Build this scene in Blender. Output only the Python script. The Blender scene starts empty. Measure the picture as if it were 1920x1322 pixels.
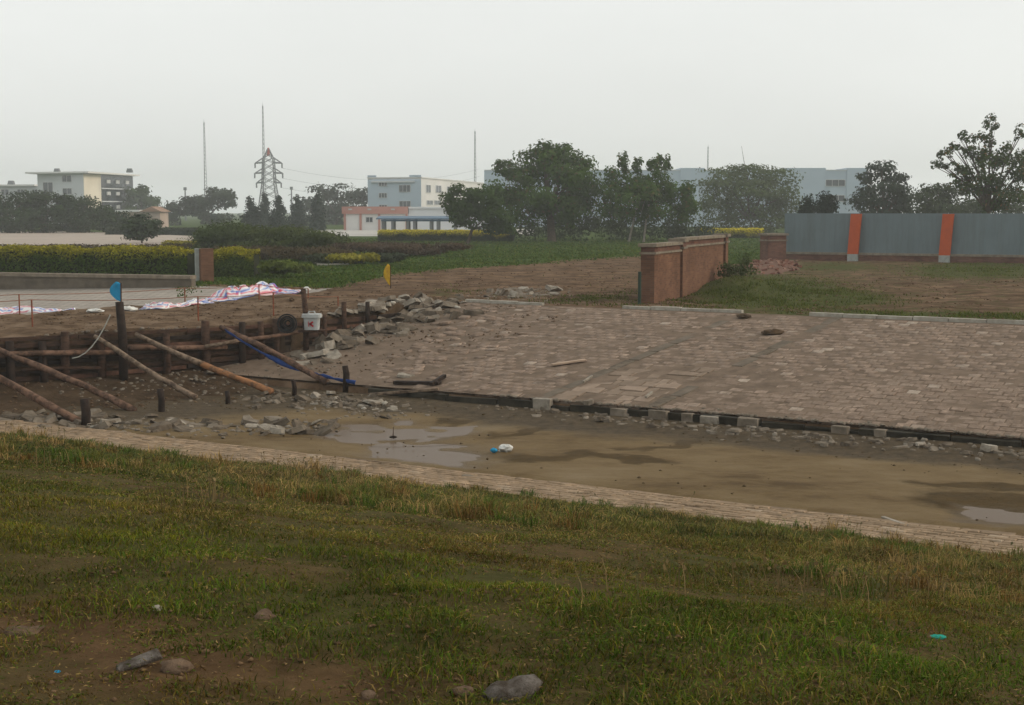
import bpy, math, random
import numpy as np
from mathutils import Matrix, Vector

rng = np.random.default_rng(11)
random.seed(5)
SC = bpy.context.scene
COL = SC.collection

# ------------------------------------------------------------------ camera
FPX, CX, CY, HY, EYE = 2600.0, 960.0, 661.0, 395.0, 3.0      # measured in 1920x1322 pixels
TH = math.atan((CY - HY) / FPX)
camd = bpy.data.cameras.new('camera')
camd.sensor_fit = 'HORIZONTAL'
camd.sensor_width = 36.0
camd.lens = 36.0 * FPX / 1920.0
camd.clip_start, camd.clip_end = 0.05, 6000
cam = bpy.data.objects.new('camera', camd)
cam.location = (0, 0, EYE)
cam.rotation_euler = (math.pi / 2 - TH, 0, 0)
COL.objects.link(cam)
SC.camera = cam

# ------------------------------------------------------------------ sky, sun, exposure
SUNV = Vector((0.90, 0.02, 0.44)).normalized()
SUN_EL = math.asin(SUNV.z)
SUN_AZ = math.atan2(SUNV.x, SUNV.y)
world = bpy.data.worlds.new('World')
SC.world = world
world.use_nodes = True
wn, wl = world.node_tree.nodes, world.node_tree.links
wn.clear()
w_out = wn.new('ShaderNodeOutputWorld')
w_bg = wn.new('ShaderNodeBackground')
w_sky = wn.new('ShaderNodeTexSky')
w_sky.sky_type = 'NISHITA'
w_sky.sun_disc = False
w_sky.sun_elevation = SUN_EL
w_sky.sun_rotation = SUN_AZ
w_sky.air_density = 1.0
w_sky.dust_density = 6.0
w_sky.ozone_density = 1.0
w_hsv = wn.new('ShaderNodeHueSaturation')
w_hsv.inputs['Saturation'].default_value = 0.35
w_mix = wn.new('ShaderNodeMixRGB')
w_mix.inputs['Fac'].default_value = 0.72                      # even overcast over the clear sky
w_mix.inputs['Color2'].default_value = (11.45, 11.65, 11.3, 1)
wl.new(w_sky.outputs['Color'], w_hsv.inputs['Color'])
wl.new(w_hsv.outputs['Color'], w_mix.inputs['Color1'])
w_tc = wn.new('ShaderNodeTexCoord'); w_map = wn.new('ShaderNodeMapping'); w_map.inputs['Scale'].default_value = (1.0, 1.0, 3.0)
w_no = wn.new('ShaderNodeTexNoise'); w_no.inputs['Scale'].default_value = 2.2; w_no.inputs['Detail'].default_value = 5
w_rp = wn.new('ShaderNodeMapRange'); w_rp.inputs[1].default_value = 0.3; w_rp.inputs[2].default_value = 0.7; w_rp.inputs[3].default_value = 0.95; w_rp.inputs[4].default_value = 1.05
w_mul = wn.new('ShaderNodeVectorMath'); w_mul.operation = 'SCALE'      # faint unevenness of the overcast
wl.new(w_tc.outputs['Generated'], w_map.inputs['Vector']); wl.new(w_map.outputs['Vector'], w_no.inputs['Vector']); wl.new(w_no.outputs['Fac'], w_rp.inputs[0])
wl.new(w_mix.outputs['Color'], w_mul.inputs[0]); wl.new(w_rp.outputs[0], w_mul.inputs['Scale']); wl.new(w_mul.outputs['Vector'], w_bg.inputs['Color'])
w_bg.inputs['Strength'].default_value = 0.1
wl.new(w_bg.outputs['Background'], w_out.inputs['Surface'])

sund = bpy.data.lights.new('sun', 'SUN')
sund.energy = 1.15
sund.angle = math.radians(14)
sund.color = (1.0, 0.82, 0.60)
sun = bpy.data.objects.new('sun', sund)
sun.rotation_euler = SUNV.to_track_quat('Z', 'Y').to_euler()
COL.objects.link(sun)

SC.view_settings.view_transform = 'Standard'
SC.view_settings.look = 'None'
SC.view_settings.exposure = 0.0
SC.view_settings.gamma = 1.0
SC.view_settings.use_curve_mapping = False
SC.render.engine = 'CYCLES'
SC.cycles.max_bounces = 8
SC.cycles.diffuse_bounces = 3
SC.cycles.glossy_bounces = 2
SC.cycles.transmission_bounces = 2
SC.cycles.volume_bounces = 4
SC.cycles.use_denoising = True

# ------------------------------------------------------------------ pixels to places
CTH, STH = math.cos(TH), math.sin(TH)
def ray(px, py):
    a, b = px - CX, CY - py
    return np.array([a, STH * b + CTH * FPX, CTH * b - STH * FPX])
def G(px, py, z=0.0):
    r = ray(px, py); t = (z - EYE) / r[2]
    return np.array([r[0] * t, r[1] * t, z])
def D(px, py, d):
    r = ray(px, py); t = d / r[1]
    return np.array([r[0] * t, d, EYE + r[2] * t])
def mpp(d):
    return d / FPX                                            # metres for one photo pixel at distance d

# ------------------------------------------------------------------ noise
def _hash(ix, iy, s):
    n = (ix * 374761393 + iy * 668265263 + s * 974711) & 0x7fffffff
    n = ((n ^ (n >> 13)) * 1274126177) & 0x7fffffff
    return ((n ^ (n >> 16)) & 0xffff) / 65535.0
def vnoise(x, y, s=0):
    x = np.asarray(x, float); y = np.asarray(y, float)
    ix = np.floor(x).astype(np.int64); iy = np.floor(y).astype(np.int64)
    fx = x - ix; fy = y - iy
    fx = fx * fx * (3 - 2 * fx); fy = fy * fy * (3 - 2 * fy)
    a = _hash(ix, iy, s); b = _hash(ix + 1, iy, s); c = _hash(ix, iy + 1, s); d = _hash(ix + 1, iy + 1, s)
    return (a * (1 - fx) + b * fx) * (1 - fy) + (c * (1 - fx) + d * fx) * fy
def fbm(x, y, s=0, oct=4):
    t = 0; a = 0.5; f = 1.0
    for k in range(oct):
        t = t + a * vnoise(np.asarray(x) * f, np.asarray(y) * f, s + 17 * k); a *= 0.5; f *= 2.03
    return t                                                   # about 0..1, mean near 0.47
def sstep(a, b, x):
    t = np.clip((np.asarray(x, float) - a) / (b - a), 0, 1)
    return t * t * (3 - 2 * t)

# ------------------------------------------------------------------ the lie of the land
CA, SA = math.cos(math.radians(31)), math.sin(math.radians(31))
def uv(x, y):
    return CA * np.asarray(x) - SA * np.asarray(y), SA * np.asarray(x) + CA * np.asarray(y)
def xy(u, v):
    return CA * np.asarray(u) + SA * np.asarray(v), -SA * np.asarray(u) + CA * np.asarray(v)
V_TOP, V_TOE, V_NEAR, V_STRIP = 38.6, 28.65, 21.2, 19.4
BED = -1.80
WD = np.array([0.82, 0.572]); WN = np.array([-0.572, 0.82]); W0 = np.array([-13.3, 35.8])
def ab(x, y):
    dx, dy = np.asarray(x) - W0[0], np.asarray(y) - W0[1]
    return dx * WD[0] + dy * WD[1], dx * WN[0] + dy * WN[1]
def vtop(u):
    return V_TOP + 4.0 * sstep(-28, -36, u)
def terr(x, y):
    u, v = uv(x, y)
    near = np.interp(v, [-80, 0, 4.4, 6.0, 19.2, 19.5, 21.2, 21.35, 28.45], [1.6, 1.45, 1.38, 1.16, -1.66, -1.74, -1.84, -1.95, -1.95])
    vt = vtop(u)
    slope = -1.58 + 1.52 * np.clip((v - V_TOE) / (vt - V_TOE), 0, 1)
    z = np.where(v < V_TOE, near, slope)
    far = v > vt
    z = np.where(far, -0.02, z)
    # relief
    n1 = fbm(u * 0.55, v * 0.55, 3) - 0.47
    n2 = fbm(u * 2.3, v * 2.3, 9) - 0.47
    fg = sstep(19.3, 17.5, v)
    z = z + fg * (n1 * 0.16 + n2 * 0.10)
    ditch = sstep(vt + 0.2, vt + 2.5, v) * sstep(120, 70, v)
    z = z + ditch * (n1 * 0.22 + n2 * 0.09)
    mx, my = D(1385, 520, 51.5)[:2]
    z = z + 0.55 * np.exp(-(((x - mx) / 1.5) ** 2 + ((y - my) / 2.6) ** 2))
    return z
def damz(x, y):
    a, b = ab(x, y)
    bw = np.interp(a, [-20, 8.5, 11.8, 15], [0, 0, 1.25, 2.6])
    bt = 8.3 + (a - 2.2) * 0.18
    top = np.interp(a, [-20, 0, 8, 13, 17, 19], [-0.42, -0.32, -0.20, -0.03, -0.10, -0.8])
    top = top + (fbm(a * 0.8, b * 0.8, 31) - 0.47) * 0.24 + (fbm(a * 3, b * 3, 35) - 0.47) * 0.10
    apron = -1.46 + (b - bw) * 0.11 + (fbm(a * 1.5, b * 1.5, 41) - 0.47) * 0.35 * sstep(0, -0.8, b - bw)
    back = top - np.maximum(b - bt, 0) * 0.65
    z = np.where(b < bw, apron, back)
    z = np.where(b < bw - 4.5, -9, z)
    return np.where((a < -40) | (a > 18), -9, z)
def mudz(x, y):
    u, v = uv(x, y)
    n = (fbm(u * 0.35, v * 0.7, 51) - 0.47) * 0.075 + (fbm(u * 2.2, v * 3, 57) - 0.47) * 0.03
    edge = sstep(26.8, 28.3, v) * 0.10 - sstep(21.55, 21.2, v) * 0.085
    return BED + n + edge
def H(x, y):
    u, v = uv(x, y)
    z = np.maximum(terr(x, y), damz(x, y))
    z = np.where((v >= V_TOE) & (v <= V_TOP) & (u > -29), np.maximum(z, -1.50 + 0.15 * (v - V_TOE)), z)
    return np.where((v > V_NEAR) & (v < V_TOE), np.maximum(z, mudz(x, y)), z)
def hit(px, py, tmax=140.0):
    r = ray(px, py); r = r / r[1]
    t = np.arange(3.0, tmax, 0.05)
    x, y, z = r[0] * t, t, EYE + r[2] * t
    k = np.argmax(z < H(x, y))
    return np.array([x[k], y[k], float(H(x[k], y[k]))])
def wallpt(px, py, off=0.0):
    """where the sight line meets the upright plane of the timber wall"""
    r = ray(px, py)
    o = W0 - WN * off
    t = (o @ WN) / (r[:2] @ WN)
    return np.array([r[0] * t, r[1] * t, EYE + r[2] * t])

# ------------------------------------------------------------------ mesh helpers
def link(o, parent=None):
    COL.objects.link(o)
    if parent is not None:
        o.parent = parent
        o.matrix_parent_inverse = Matrix.Translation(parent.location).inverted()
    return o
def tag(o, label=None, cat=None, group=None, kind=None):
    if label: o['label'] = label
    if cat: o['category'] = cat
    if group: o['group'] = group
    if kind: o['kind'] = kind
    return o
def empty(name, loc):
    o = bpy.data.objects.new(name, None)
    o.empty_display_size = 0.2
    o.location = tuple(float(c) for c in loc)
    COL.objects.link(o)
    return o
def fast(name, V, F, mat, parent=None, col=None, smooth=False, origin=None):
    """mesh from arrays; every face has the same number of corners"""
    V = np.asarray(V, np.float32); F = np.asarray(F, np.int32)
    if origin is not None: V = V - np.asarray(origin, np.float32)
    me = bpy.data.meshes.new(name)
    me.vertices.add(len(V)); me.vertices.foreach_set('co', V.ravel())
    k = F.shape[1]
    me.loops.add(F.size); me.loops.foreach_set('vertex_index', F.ravel())
    me.polygons.add(len(F))
    me.polygons.foreach_set('loop_start', np.arange(0, F.size, k, dtype=np.int32))
    me.polygons.foreach_set('loop_total', np.full(len(F), k, np.int32))
    if smooth: me.polygons.foreach_set('use_smooth', np.ones(len(F), bool))
    me.update(calc_edges=True)
    if col is not None:
        at = me.color_attributes.new('Col', 'FLOAT_COLOR', 'POINT')
        c = np.ones((len(V), 4), np.float32); c[:, :col.shape[1]] = col
        at.data.foreach_set('color', c.ravel())
    me.materials.append(mat)
    o = bpy.data.objects.new(name, me)
    if origin is not None: o.location = tuple(float(c) for c in origin)
    return link(o, parent)
class MB:
    def __init__(s): s.v = []; s.f = []
    def add(s, vs, fs):
        n = len(s.v); s.v += [tuple(float(c) for c in p) for p in vs]; s.f += [tuple(i + n for i in q) for q in fs]; return s
    def box(s, c, size, rz=0.0, taper=1.0, jit=0.0):
        hx, hy, hz = [q / 2 for q in size]; cr, sr = math.cos(rz), math.sin(rz); vs = []
        for dz in (-1, 1):
            k = taper if dz > 0 else 1.0
            for dx, dy in ((-1, -1), (1, -1), (1, 1), (-1, 1)):
                x, y = dx * hx * k, dy * hy * k
                vs.append((c[0] + x * cr - y * sr + random.uniform(-jit, jit), c[1] + x * sr + y * cr + random.uniform(-jit, jit), c[2] + dz * hz + random.uniform(-jit, jit)))
        return s.add(vs, [(3, 2, 1, 0), (4, 5, 6, 7), (0, 1, 5, 4), (1, 2, 6, 5), (2, 3, 7, 6), (3, 0, 4, 7)])
    def beam(s, p, q, w, h):
        """box between two points, w across, h up"""
        p = Vector(p); q = Vector(q); d = (q - p).normalized()
        sd = d.cross(Vector((0, 0, 1)))
        sd = Vector((1, 0, 0)) if sd.length < 1e-4 else sd.normalized()
        up = sd.cross(d).normalized(); vs = []
        for e in (p, q):
            for a, b in ((-1, -1), (1, -1), (1, 1), (-1, 1)): vs.append(e + sd * a * w / 2 + up * b * h / 2)
        return s.add(vs, [(3, 2, 1, 0), (4, 5, 6, 7), (0, 1, 5, 4), (1, 2, 6, 5), (2, 3, 7, 6), (3, 0, 4, 7)])
    def tube(s, pts, rad, n=7, caps=True, wob=0.0):
        pts = [Vector(tuple(float(c) for c in p)) for p in pts]
        rad = list(rad) if hasattr(rad, '__len__') else [rad] * len(pts)
        vs = []; fs = []; ref = None
        for i, p in enumerate(pts):
            d = (pts[min(i + 1, len(pts) - 1)] - pts[max(i - 1, 0)]).normalized()
            if ref is None: ref = Vector((0, 0, 1)) if abs(d.z) < 0.9 else Vector((1, 0, 0))
            a = d.cross(ref).normalized(); b = d.cross(a).normalized()
            for k in range(n):
                t = 2 * math.pi * k / n; r = rad[i] * (1 + random.uniform(-wob, wob))
                vs.append(p + a * math.cos(t) * r + b * math.sin(t) * r)
        for i in range(len(pts) - 1):
            for k in range(n):
                fs.append((i * n + k, i * n + (k + 1) % n, (i + 1) * n + (k + 1) % n, (i + 1) * n + k))
        if caps: fs += [tuple(range(n))[::-1], tuple((len(pts) - 1) * n + k for k in range(n))]
        return s.add(vs, fs)
    def prism(s, poly, z0, z1):
        n = len(poly); vs = [(p[0], p[1], z0) for p in poly] + [(p[0], p[1], z1) for p in poly]
        return s.add(vs, [tuple(range(n))[::-1], tuple(range(n, 2 * n))] + [(k, (k + 1) % n, n + (k + 1) % n, n + k) for k in range(n)])
    def build(s, name, mat, parent=None, origin=None, smooth=False, bevel=0.0):
        vs = s.v if origin is None else [(p[0] - float(origin[0]), p[1] - float(origin[1]), p[2] - float(origin[2])) for p in s.v]
        me = bpy.data.meshes.new(name); me.from_pydata(vs, [], s.f); me.update()
        me.materials.append(mat)
        if smooth: me.polygons.foreach_set('use_smooth', np.ones(len(me.polygons), bool))
        o = bpy.data.objects.new(name, me)
        if origin is not None: o.location = tuple(float(c) for c in origin)
        if bevel:
            m = o.modifiers.new('bevel', 'BEVEL'); m.width = bevel; m.segments = 2; m.limit_method = 'ANGLE'
        return link(o, parent)

# ------------------------------------------------------------------ materials
def nodes(name):
    m = bpy.data.materials.new(name); m.use_nodes = True
    nt = m.node_tree; b = nt.nodes['Principled BSDF']
    return m, nt, b
def N(nt, t, **kw):
    n = nt.nodes.new(t)
    for k, v in kw.items(): setattr(n, k, v)
    return n
def ramp(nt, stops, fac):
    r = N(nt, 'ShaderNodeValToRGB'); e = r.color_ramp.elements
    while len(e) < len(stops): e.new(0.5)
    for i, (p, c) in enumerate(stops): e[i].position = p; e[i].color = (*c, 1)
    nt.links.new(fac, r.inputs['Fac']); return r.outputs['Color']
def noise(nt, scale, detail=5, rough=0.6, vec=None, sx=(1, 1, 1)):
    n = N(nt, 'ShaderNodeTexNoise'); n.inputs['Scale'].default_value = scale; n.inputs['Detail'].default_value = detail; n.inputs['Roughness'].default_value = rough
    g = N(nt, 'ShaderNodeNewGeometry')
    mp = N(nt, 'ShaderNodeMapping'); mp.inputs['Scale'].default_value = sx
    nt.links.new(vec if vec is not None else g.outputs['Position'], mp.inputs['Vector'])
    nt.links.new(mp.outputs['Vector'], n.inputs['Vector'])
    return n.outputs['Fac']
def mix(nt, fac, a, b, mode='MIX'):
    m = N(nt, 'ShaderNodeMixRGB', blend_type=mode)
    for sock, val in (('Fac', fac), ('Color1', a), ('Color2', b)):
        if isinstance(val, (int, float)): m.inputs[sock].default_value = val
        elif isinstance(val, tuple): m.inputs[sock].default_value = (*val, 1)
        else: nt.links.new(val, m.inputs[sock])
    return m.outputs['Color']
def bump(nt, b, h, strength, dist=0.02):
    n = N(nt, 'ShaderNodeBump'); n.inputs['Strength'].default_value = strength; n.inputs['Distance'].default_value = dist
    nt.links.new(h, n.inputs['Height']); nt.links.new(n.outputs['Normal'], b.inputs['Normal'])
def simple(name, c1, c2=None, scale=3.0, rough=0.8, bmp=0.3, bdist=0.02, metal=0.0, lo=0.35, hi=0.65, spec=0.06, sx=(1, 1, 1)):
    m, nt, b = nodes(name)
    c2 = c2 or tuple(q * 0.75 for q in c1)
    f = noise(nt, scale, 6, 0.62, sx=sx)
    nt.links.new(ramp(nt, [(lo, c1), (hi, c2)], f), b.inputs['Base Color'])
    b.inputs['Roughness'].default_value = rough; b.inputs['Metallic'].default_value = metal
    b.inputs['Specular IOR Level'].default_value = spec
    if bmp: bump(nt, b, noise(nt, scale * 4, 5, 0.65), bmp, bdist)
    return m
def vcol(name, rough=0.7, spec=0.2, transl=0.0, scale=None):
    m, nt, b = nodes(name)
    a = N(nt, 'ShaderNodeVertexColor', layer_name='Col')
    c = a.outputs['Color']
    if scale:
        c = mix(nt, 0.5, c, ramp(nt, [(0.3, (0.55, 0.55, 0.55)), (0.7, (1.25, 1.25, 1.25))], noise(nt, scale)), 'MULTIPLY')
        bump(nt, b, noise(nt, scale * 3), 0.4, 0.02)
    nt.links.new(c, b.inputs['Base Color'])
    b.inputs['Roughness'].default_value = rough; b.inputs['Specular IOR Level'].default_value = spec
    if transl:
        t = N(nt, 'ShaderNodeBsdfTranslucent'); nt.links.new(c, t.inputs['Color'])
        ms = N(nt, 'ShaderNodeMixShader'); ms.inputs['Fac'].default_value = transl
        nt.links.new(b.outputs['BSDF'], ms.inputs[1]); nt.links.new(t.outputs['BSDF'], ms.inputs[2])
        nt.links.new(ms.outputs['Shader'], nt.nodes['Material Output'].inputs['Surface'])
    return m

M_leaf = vcol('leaf', 0.6, 0.06, 0.25)
M_blade = vcol('grass_blade', 0.7, 0.03, 0.2)
M_tarp = vcol('woven_tarp', 0.5, 0.3)
M_bark = simple('bark', (0.10, 0.075, 0.055), (0.055, 0.042, 0.032), 6, 0.9, 0.6)
M_palebark = simple('pale_bark', (0.26, 0.23, 0.19), (0.16, 0.14, 0.12), 6, 0.9, 0.4)
M_wood = simple('weathered_timber', (0.082, 0.048, 0.033), (0.030, 0.019, 0.014), 5, 0.85, 0.7, 0.01, sx=(1, 1, 3))
M_woodp = simple('brown_pole', (0.175, 0.105, 0.072), (0.062, 0.038, 0.027), 5, 0.85, 0.8, 0.015, lo=.42, hi=.60)
M_woodg = simple('grey_pole', (0.22, 0.160, 0.112), (0.078, 0.054, 0.039), 6, 0.85, 0.8, 0.015, lo=.42, hi=.60)
M_woodo = simple('bare_orange_wood', (0.30, 0.145, 0.068), (0.12, 0.070, 0.042), 5, 0.85, 0.7, 0.01, lo=.44, hi=.62)
M_darkwood = simple('wet_dark_timber', (0.040, 0.027, 0.021), (0.019, 0.014, 0.011), 6, 0.7, 0.7, 0.01)
M_earth = simple('damp_earth', (0.150, 0.096, 0.058), (0.080, 0.050, 0.030), 1.6, 0.95, 0.9, 0.05)
M_conc = simple('broken_concrete', (0.215, 0.180, 0.140), (0.115, 0.094, 0.070), 4, 0.9, 0.5, 0.02)
M_concd = simple('muddy_concrete', (0.155, 0.124, 0.092), (0.075, 0.059, 0.043), 5, 0.9, 0.6, 0.02)
M_concw = simple('pale_concrete', (0.32, 0.285, 0.235), (0.17, 0.145, 0.112), 6, 0.85, 0.4, 0.02)
M_toe = simple('dark_toe_concrete', (0.050, 0.043, 0.031), (0.015, 0.014, 0.010), 2.5, 0.55, 0.5, 0.02)  # very dark concrete for the slope toe
M_kerb = simple('kerb_concrete', (0.40, 0.375, 0.32), (0.26, 0.235, 0.19), 4, 0.9, 0.4, 0.01)
M_rebar = simple('rusty_rod', (0.26, 0.085, 0.045), (0.14, 0.05, 0.03), 12, 0.8, 0.2)
M_rope = simple('orange_cord', (0.28, 0.125, 0.075), (0.19, 0.09, 0.058), 12, 0.8, 0.0)
M_grope = simple('grey_rope', (0.34, 0.34, 0.30), (0.22, 0.22, 0.20), 12, 0.8, 0.0)
M_blue = simple('blue_plastic', (0.028, 0.070, 0.25), (0.022, 0.045, 0.14), 5, 0.45, 0.3, 0.01)
M_cyan = simple('light_blue_cloth', (0.03, 0.30, 0.52), (0.025, 0.24, 0.43), 5, 0.6, 0.0)
M_yellow = simple('yellow_cloth', (0.66, 0.42, 0.035), (0.46, 0.28, 0.025), 5, 0.7, 0.0)
M_white = simple('white_plastic', (0.46, 0.48, 0.47), (0.33, 0.34, 0.33), 4, 0.4, 0.1)
M_redmark = simple('red_print', (0.42, 0.03, 0.035), (0.34, 0.02, 0.03), 20, 0.5, 0.0)
M_bag = simple('white_woven_bag', (0.72, 0.72, 0.68), (0.52, 0.51, 0.47), 8, 0.6, 0.4)
M_wire = simple('dark_wire', (0.030, 0.032, 0.034), (0.018, 0.018, 0.018), 12, 0.6, 0.0)
M_teal = simple('teal_scrap', (0.03, 0.34, 0.26), (0.02, 0.26, 0.20), 12, 0.5, 0.0)
m, nt, b = nodes('blue_grey_sheet')
c = ramp(nt, [(0.3, (0.100, 0.136, 0.148)), (0.7, (0.128, 0.170, 0.182))], noise(nt, 0.5, 5, 0.6))
streak = ramp(nt, [(0.45, (1, 1, 1)), (0.75, (0.72, 0.70, 0.66))], noise(nt, 2.2, 6, 0.7, sx=(1, 1, 0.12)))
nt.links.new(mix(nt, 0.8, c, streak, 'MULTIPLY'), b.inputs['Base Color']); b.inputs['Roughness'].default_value = 0.55
M_fence = m
M_orange = simple('orange_paint', (0.46, 0.092, 0.032), (0.38, 0.078, 0.03), 2, 0.6, 0.1)
M_fbase = simple('grey_post_base', (0.34, 0.36, 0.34), (0.24, 0.25, 0.23), 3, 0.8, 0.1)
M_cope = simple('coping_stone', (0.245, 0.205, 0.155), (0.15, 0.122, 0.092), 3, 0.85, 0.3)
M_wallw = simple('far_white_render', (0.68, 0.67, 0.65), (0.60, 0.60, 0.58), 0.15, 0.8, 0.0)
M_wallb = simple('far_blue_wall_and_shade', (0.42, 0.50, 0.57), (0.39, 0.465, 0.53), 0.12, 0.8, 0.0)  # own blue of the long building; painted shade on the white block
M_wallg = simple('far_grey_render', (0.56, 0.585, 0.60), (0.50, 0.525, 0.54), 0.12, 0.8, 0.0)
M_suncream = simple('sunlit_cream_render', (0.74, 0.68, 0.56), (0.66, 0.60, 0.49), 0.2, 0.8, 0.0)  # warm sunlight on the office block's right face put into this cream
M_pink = simple('salmon_paint', (0.43, 0.225, 0.185), (0.38, 0.195, 0.16), 0.5, 0.8, 0.0)
M_glass = simple('far_window_glass', (0.035, 0.045, 0.055), (0.05, 0.06, 0.07), 0.5, 0.12, 0.0, spec=0.5)
M_curtain = simple('dark_curtain_glazing', (0.045, 0.055, 0.065), (0.03, 0.036, 0.043), 0.4, 0.2, 0.0, spec=0.5)
M_frame = simple('window_frame', (0.55, 0.56, 0.56), None, 1, 0.6, 0.0)
M_bluedeck = simple('blue_roof_sheet', (0.075, 0.135, 0.20), (0.06, 0.11, 0.165), 0.8, 0.5, 0.0)
M_steel = simple('galvanised_steel', (0.17, 0.18, 0.19), (0.13, 0.14, 0.14), 1, 0.6, 0.0, metal=0.3)
M_mastred = simple('red_steel', (0.46, 0.08, 0.06), (0.38, 0.06, 0.05), 1, 0.6, 0.0)
M_plaza = None

def mat_brick(name, c1, c2, mortar, scale):
    m, nt, b = nodes(name)
    tc = N(nt, 'ShaderNodeUVMap'); tc.uv_map = 'UVMap'
    br = N(nt, 'ShaderNodeTexBrick')
    br.inputs['Scale'].default_value = 1.0
    br.inputs['Color1'].default_value = (*c1, 1); br.inputs['Color2'].default_value = (*c2, 1); br.inputs['Mortar'].default_value = (*mortar, 1)
    br.inputs['Brick Width'].default_value = 0.25; br.inputs['Row Height'].default_value = 0.07; br.inputs['Mortar Size'].default_value = 0.006
    nt.links.new(tc.outputs['UV'], br.inputs['Vector'])
    big = ramp(nt, [(0.3, (0.62, 0.60, 0.60)), (0.7, (1.2, 1.15, 1.1))], noise(nt, 1.1, 4))
    nt.links.new(mix(nt, 0.8, br.outputs['Color'], big, 'MULTIPLY'), b.inputs['Base Color'])
    b.inputs['Roughness'].default_value = 0.9; b.inputs['Specular IOR Level'].default_value = 0.05
    bump(nt, b, br.outputs['Fac'], -0.5, 0.01)
    return m
M_brick = mat_brick('red_brick', (0.185, 0.096, 0.058), (0.130, 0.066, 0.042), (0.145, 0.102, 0.074), 1)
M_brickd = mat_brick('dull_red_brick', (0.17, 0.085, 0.062), (0.115, 0.058, 0.045), (0.13, 0.10, 0.08), 1)
def box_uv(o):
    me = o.data; uvl = me.uv_layers.new(name='UVMap')
    for p in me.polygons:
        n = p.normal
        for li in p.loop_indices:
            c = me.vertices[me.loops[li].vertex_index].co
            if abs(n.z) > 0.7: q = (c.x, c.y)
            else:
                t = Vector((-n.y, n.x, 0)).normalized(); q = (c.x * t.x + c.y * t.y, c.z)
            uvl.data[li].uv = q
    return o

# ================================================================== THE SETTING
def P(x, y, z):
    dx, dy, dz = np.asarray(x), np.asarray(y), np.asarray(z) - EYE
    w = dy * CTH - dz * STH
    w = np.where(np.abs(w) < 0.05, 0.05, w)
    return CX + FPX * dx / w, CY - FPX * (dy * STH + dz * CTH) / w
def blob(px, py, cx, cy, rx, ry):
    return np.exp(-(((px - cx) / rx) ** 2 + ((py - cy) / ry) ** 2) * 1.2)
def axis(parts):
    out = []
    for a, b, s in parts: out.append(np.arange(a, b, s))
    return np.concatenate(out)
def grow(a, b, s, g=1.25):
    out = [a]; st = s
    while out[-1] < b: out.append(out[-1] + st); st *= g
    return np.array(out)
def grid(U, Vv, zf, name, mat, colf=None, smooth=True, world=None):
    UU, VV = np.meshgrid(U, Vv)
    X, Y = (world or xy)(UU, VV)
    Z = zf(X, Y)
    n, m = UU.shape
    idx = np.arange(n * m).reshape(n, m)
    F = np.stack([idx[:-1, :-1], idx[:-1, 1:], idx[1:, 1:], idx[1:, :-1]], -1).reshape(-1, 4)
    V = np.stack([X, Y, Z], -1).reshape(-1, 3)
    c = colf(X.ravel(), Y.ravel(), Z.ravel()) if colf else None
    return fast(name, V, F, mat, col=c, smooth=smooth)

# ---- ground
def mat_ground():
    m, nt, b = nodes('ground_soil_and_turf')
    a = N(nt, 'ShaderNodeVertexColor', layer_name='Col')
    sp = N(nt, 'ShaderNodeSeparateColor'); nt.links.new(a.outputs['Color'], sp.inputs['Color'])
    def edge(ch, sc, k=0.55):
        ad = N(nt, 'ShaderNodeMath', operation='ADD'); nt.links.new(sp.outputs[ch], ad.inputs[0])
        ml = N(nt, 'ShaderNodeMath', operation='MULTIPLY_ADD'); nt.links.new(noise(nt, sc, 6, 0.7), ml.inputs[0]); ml.inputs[1].default_value = k * 2; ml.inputs[2].default_value = -k
        nt.links.new(ml.outputs[0], ad.inputs[1])
        mr = N(nt, 'ShaderNodeMapRange'); mr.inputs[1].default_value = 0.38; mr.inputs[2].default_value = 0.62; nt.links.new(ad.outputs[0], mr.inputs[0])
        return mr.outputs[0]
    dirt = ramp(nt, [(0.36, (0.062, 0.038, 0.021)), (0.5, (0.122, 0.078, 0.047)), (0.64, (0.190, 0.127, 0.081))], noise(nt, 0.9, 9, 0.72))
    trk = N(nt, 'ShaderNodeMapping'); trk.inputs['Rotation'].default_value = (0, 0, math.radians(-62)); trk.inputs['Scale'].default_value = (0.10, 1.5, 1)
    nt.links.new(N(nt, 'ShaderNodeNewGeometry').outputs['Position'], trk.inputs['Vector'])
    dirt = mix(nt, 0.75, dirt, ramp(nt, [(0.38, (0.62, 0.62, 0.62)), (0.62, (1.22, 1.2, 1.18))], noise(nt, 1.0, 4, 0.6, vec=trk.outputs['Vector'])), 'MULTIPLY')
    lawn = ramp(nt, [(0.36, (0.028, 0.050, 0.008)), (0.5, (0.044, 0.072, 0.012)), (0.66, (0.072, 0.098, 0.020))], noise(nt, 0.45, 9, 0.75))
    soil = ramp(nt, [(0.3, (0.062, 0.037, 0.018)), (0.7, (0.150, 0.090, 0.046))], noise(nt, 3.5, 8, 0.7))
    rough = ramp(nt, [(0.3, (0.036, 0.050, 0.012)), (0.7, (0.085, 0.082, 0.030))], noise(nt, 1.6, 8, 0.72))
    c = mix(nt, edge('Red', 0.8, 0.4), dirt, lawn)
    c = mix(nt, edge('Blue', 1.3, 0.5), c, rough)
    c = mix(nt, sp.outputs['Green'], c, soil)
    nt.links.new(c, b.inputs['Base Color'])
    b.inputs['Roughness'].default_value = 0.95; b.inputs['Specular IOR Level'].default_value = 0.02
    hs = N(nt, 'ShaderNodeMath', operation='MULTIPLY_ADD'); nt.links.new(noise(nt, 26, 6, 0.75), hs.inputs[0]); hs.inputs[1].default_value = 0.35; nt.links.new(noise(nt, 4, 8, 0.7), hs.inputs[2])
    bump(nt, b, hs.outputs[0], 1.0, 0.06)
    return m
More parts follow.
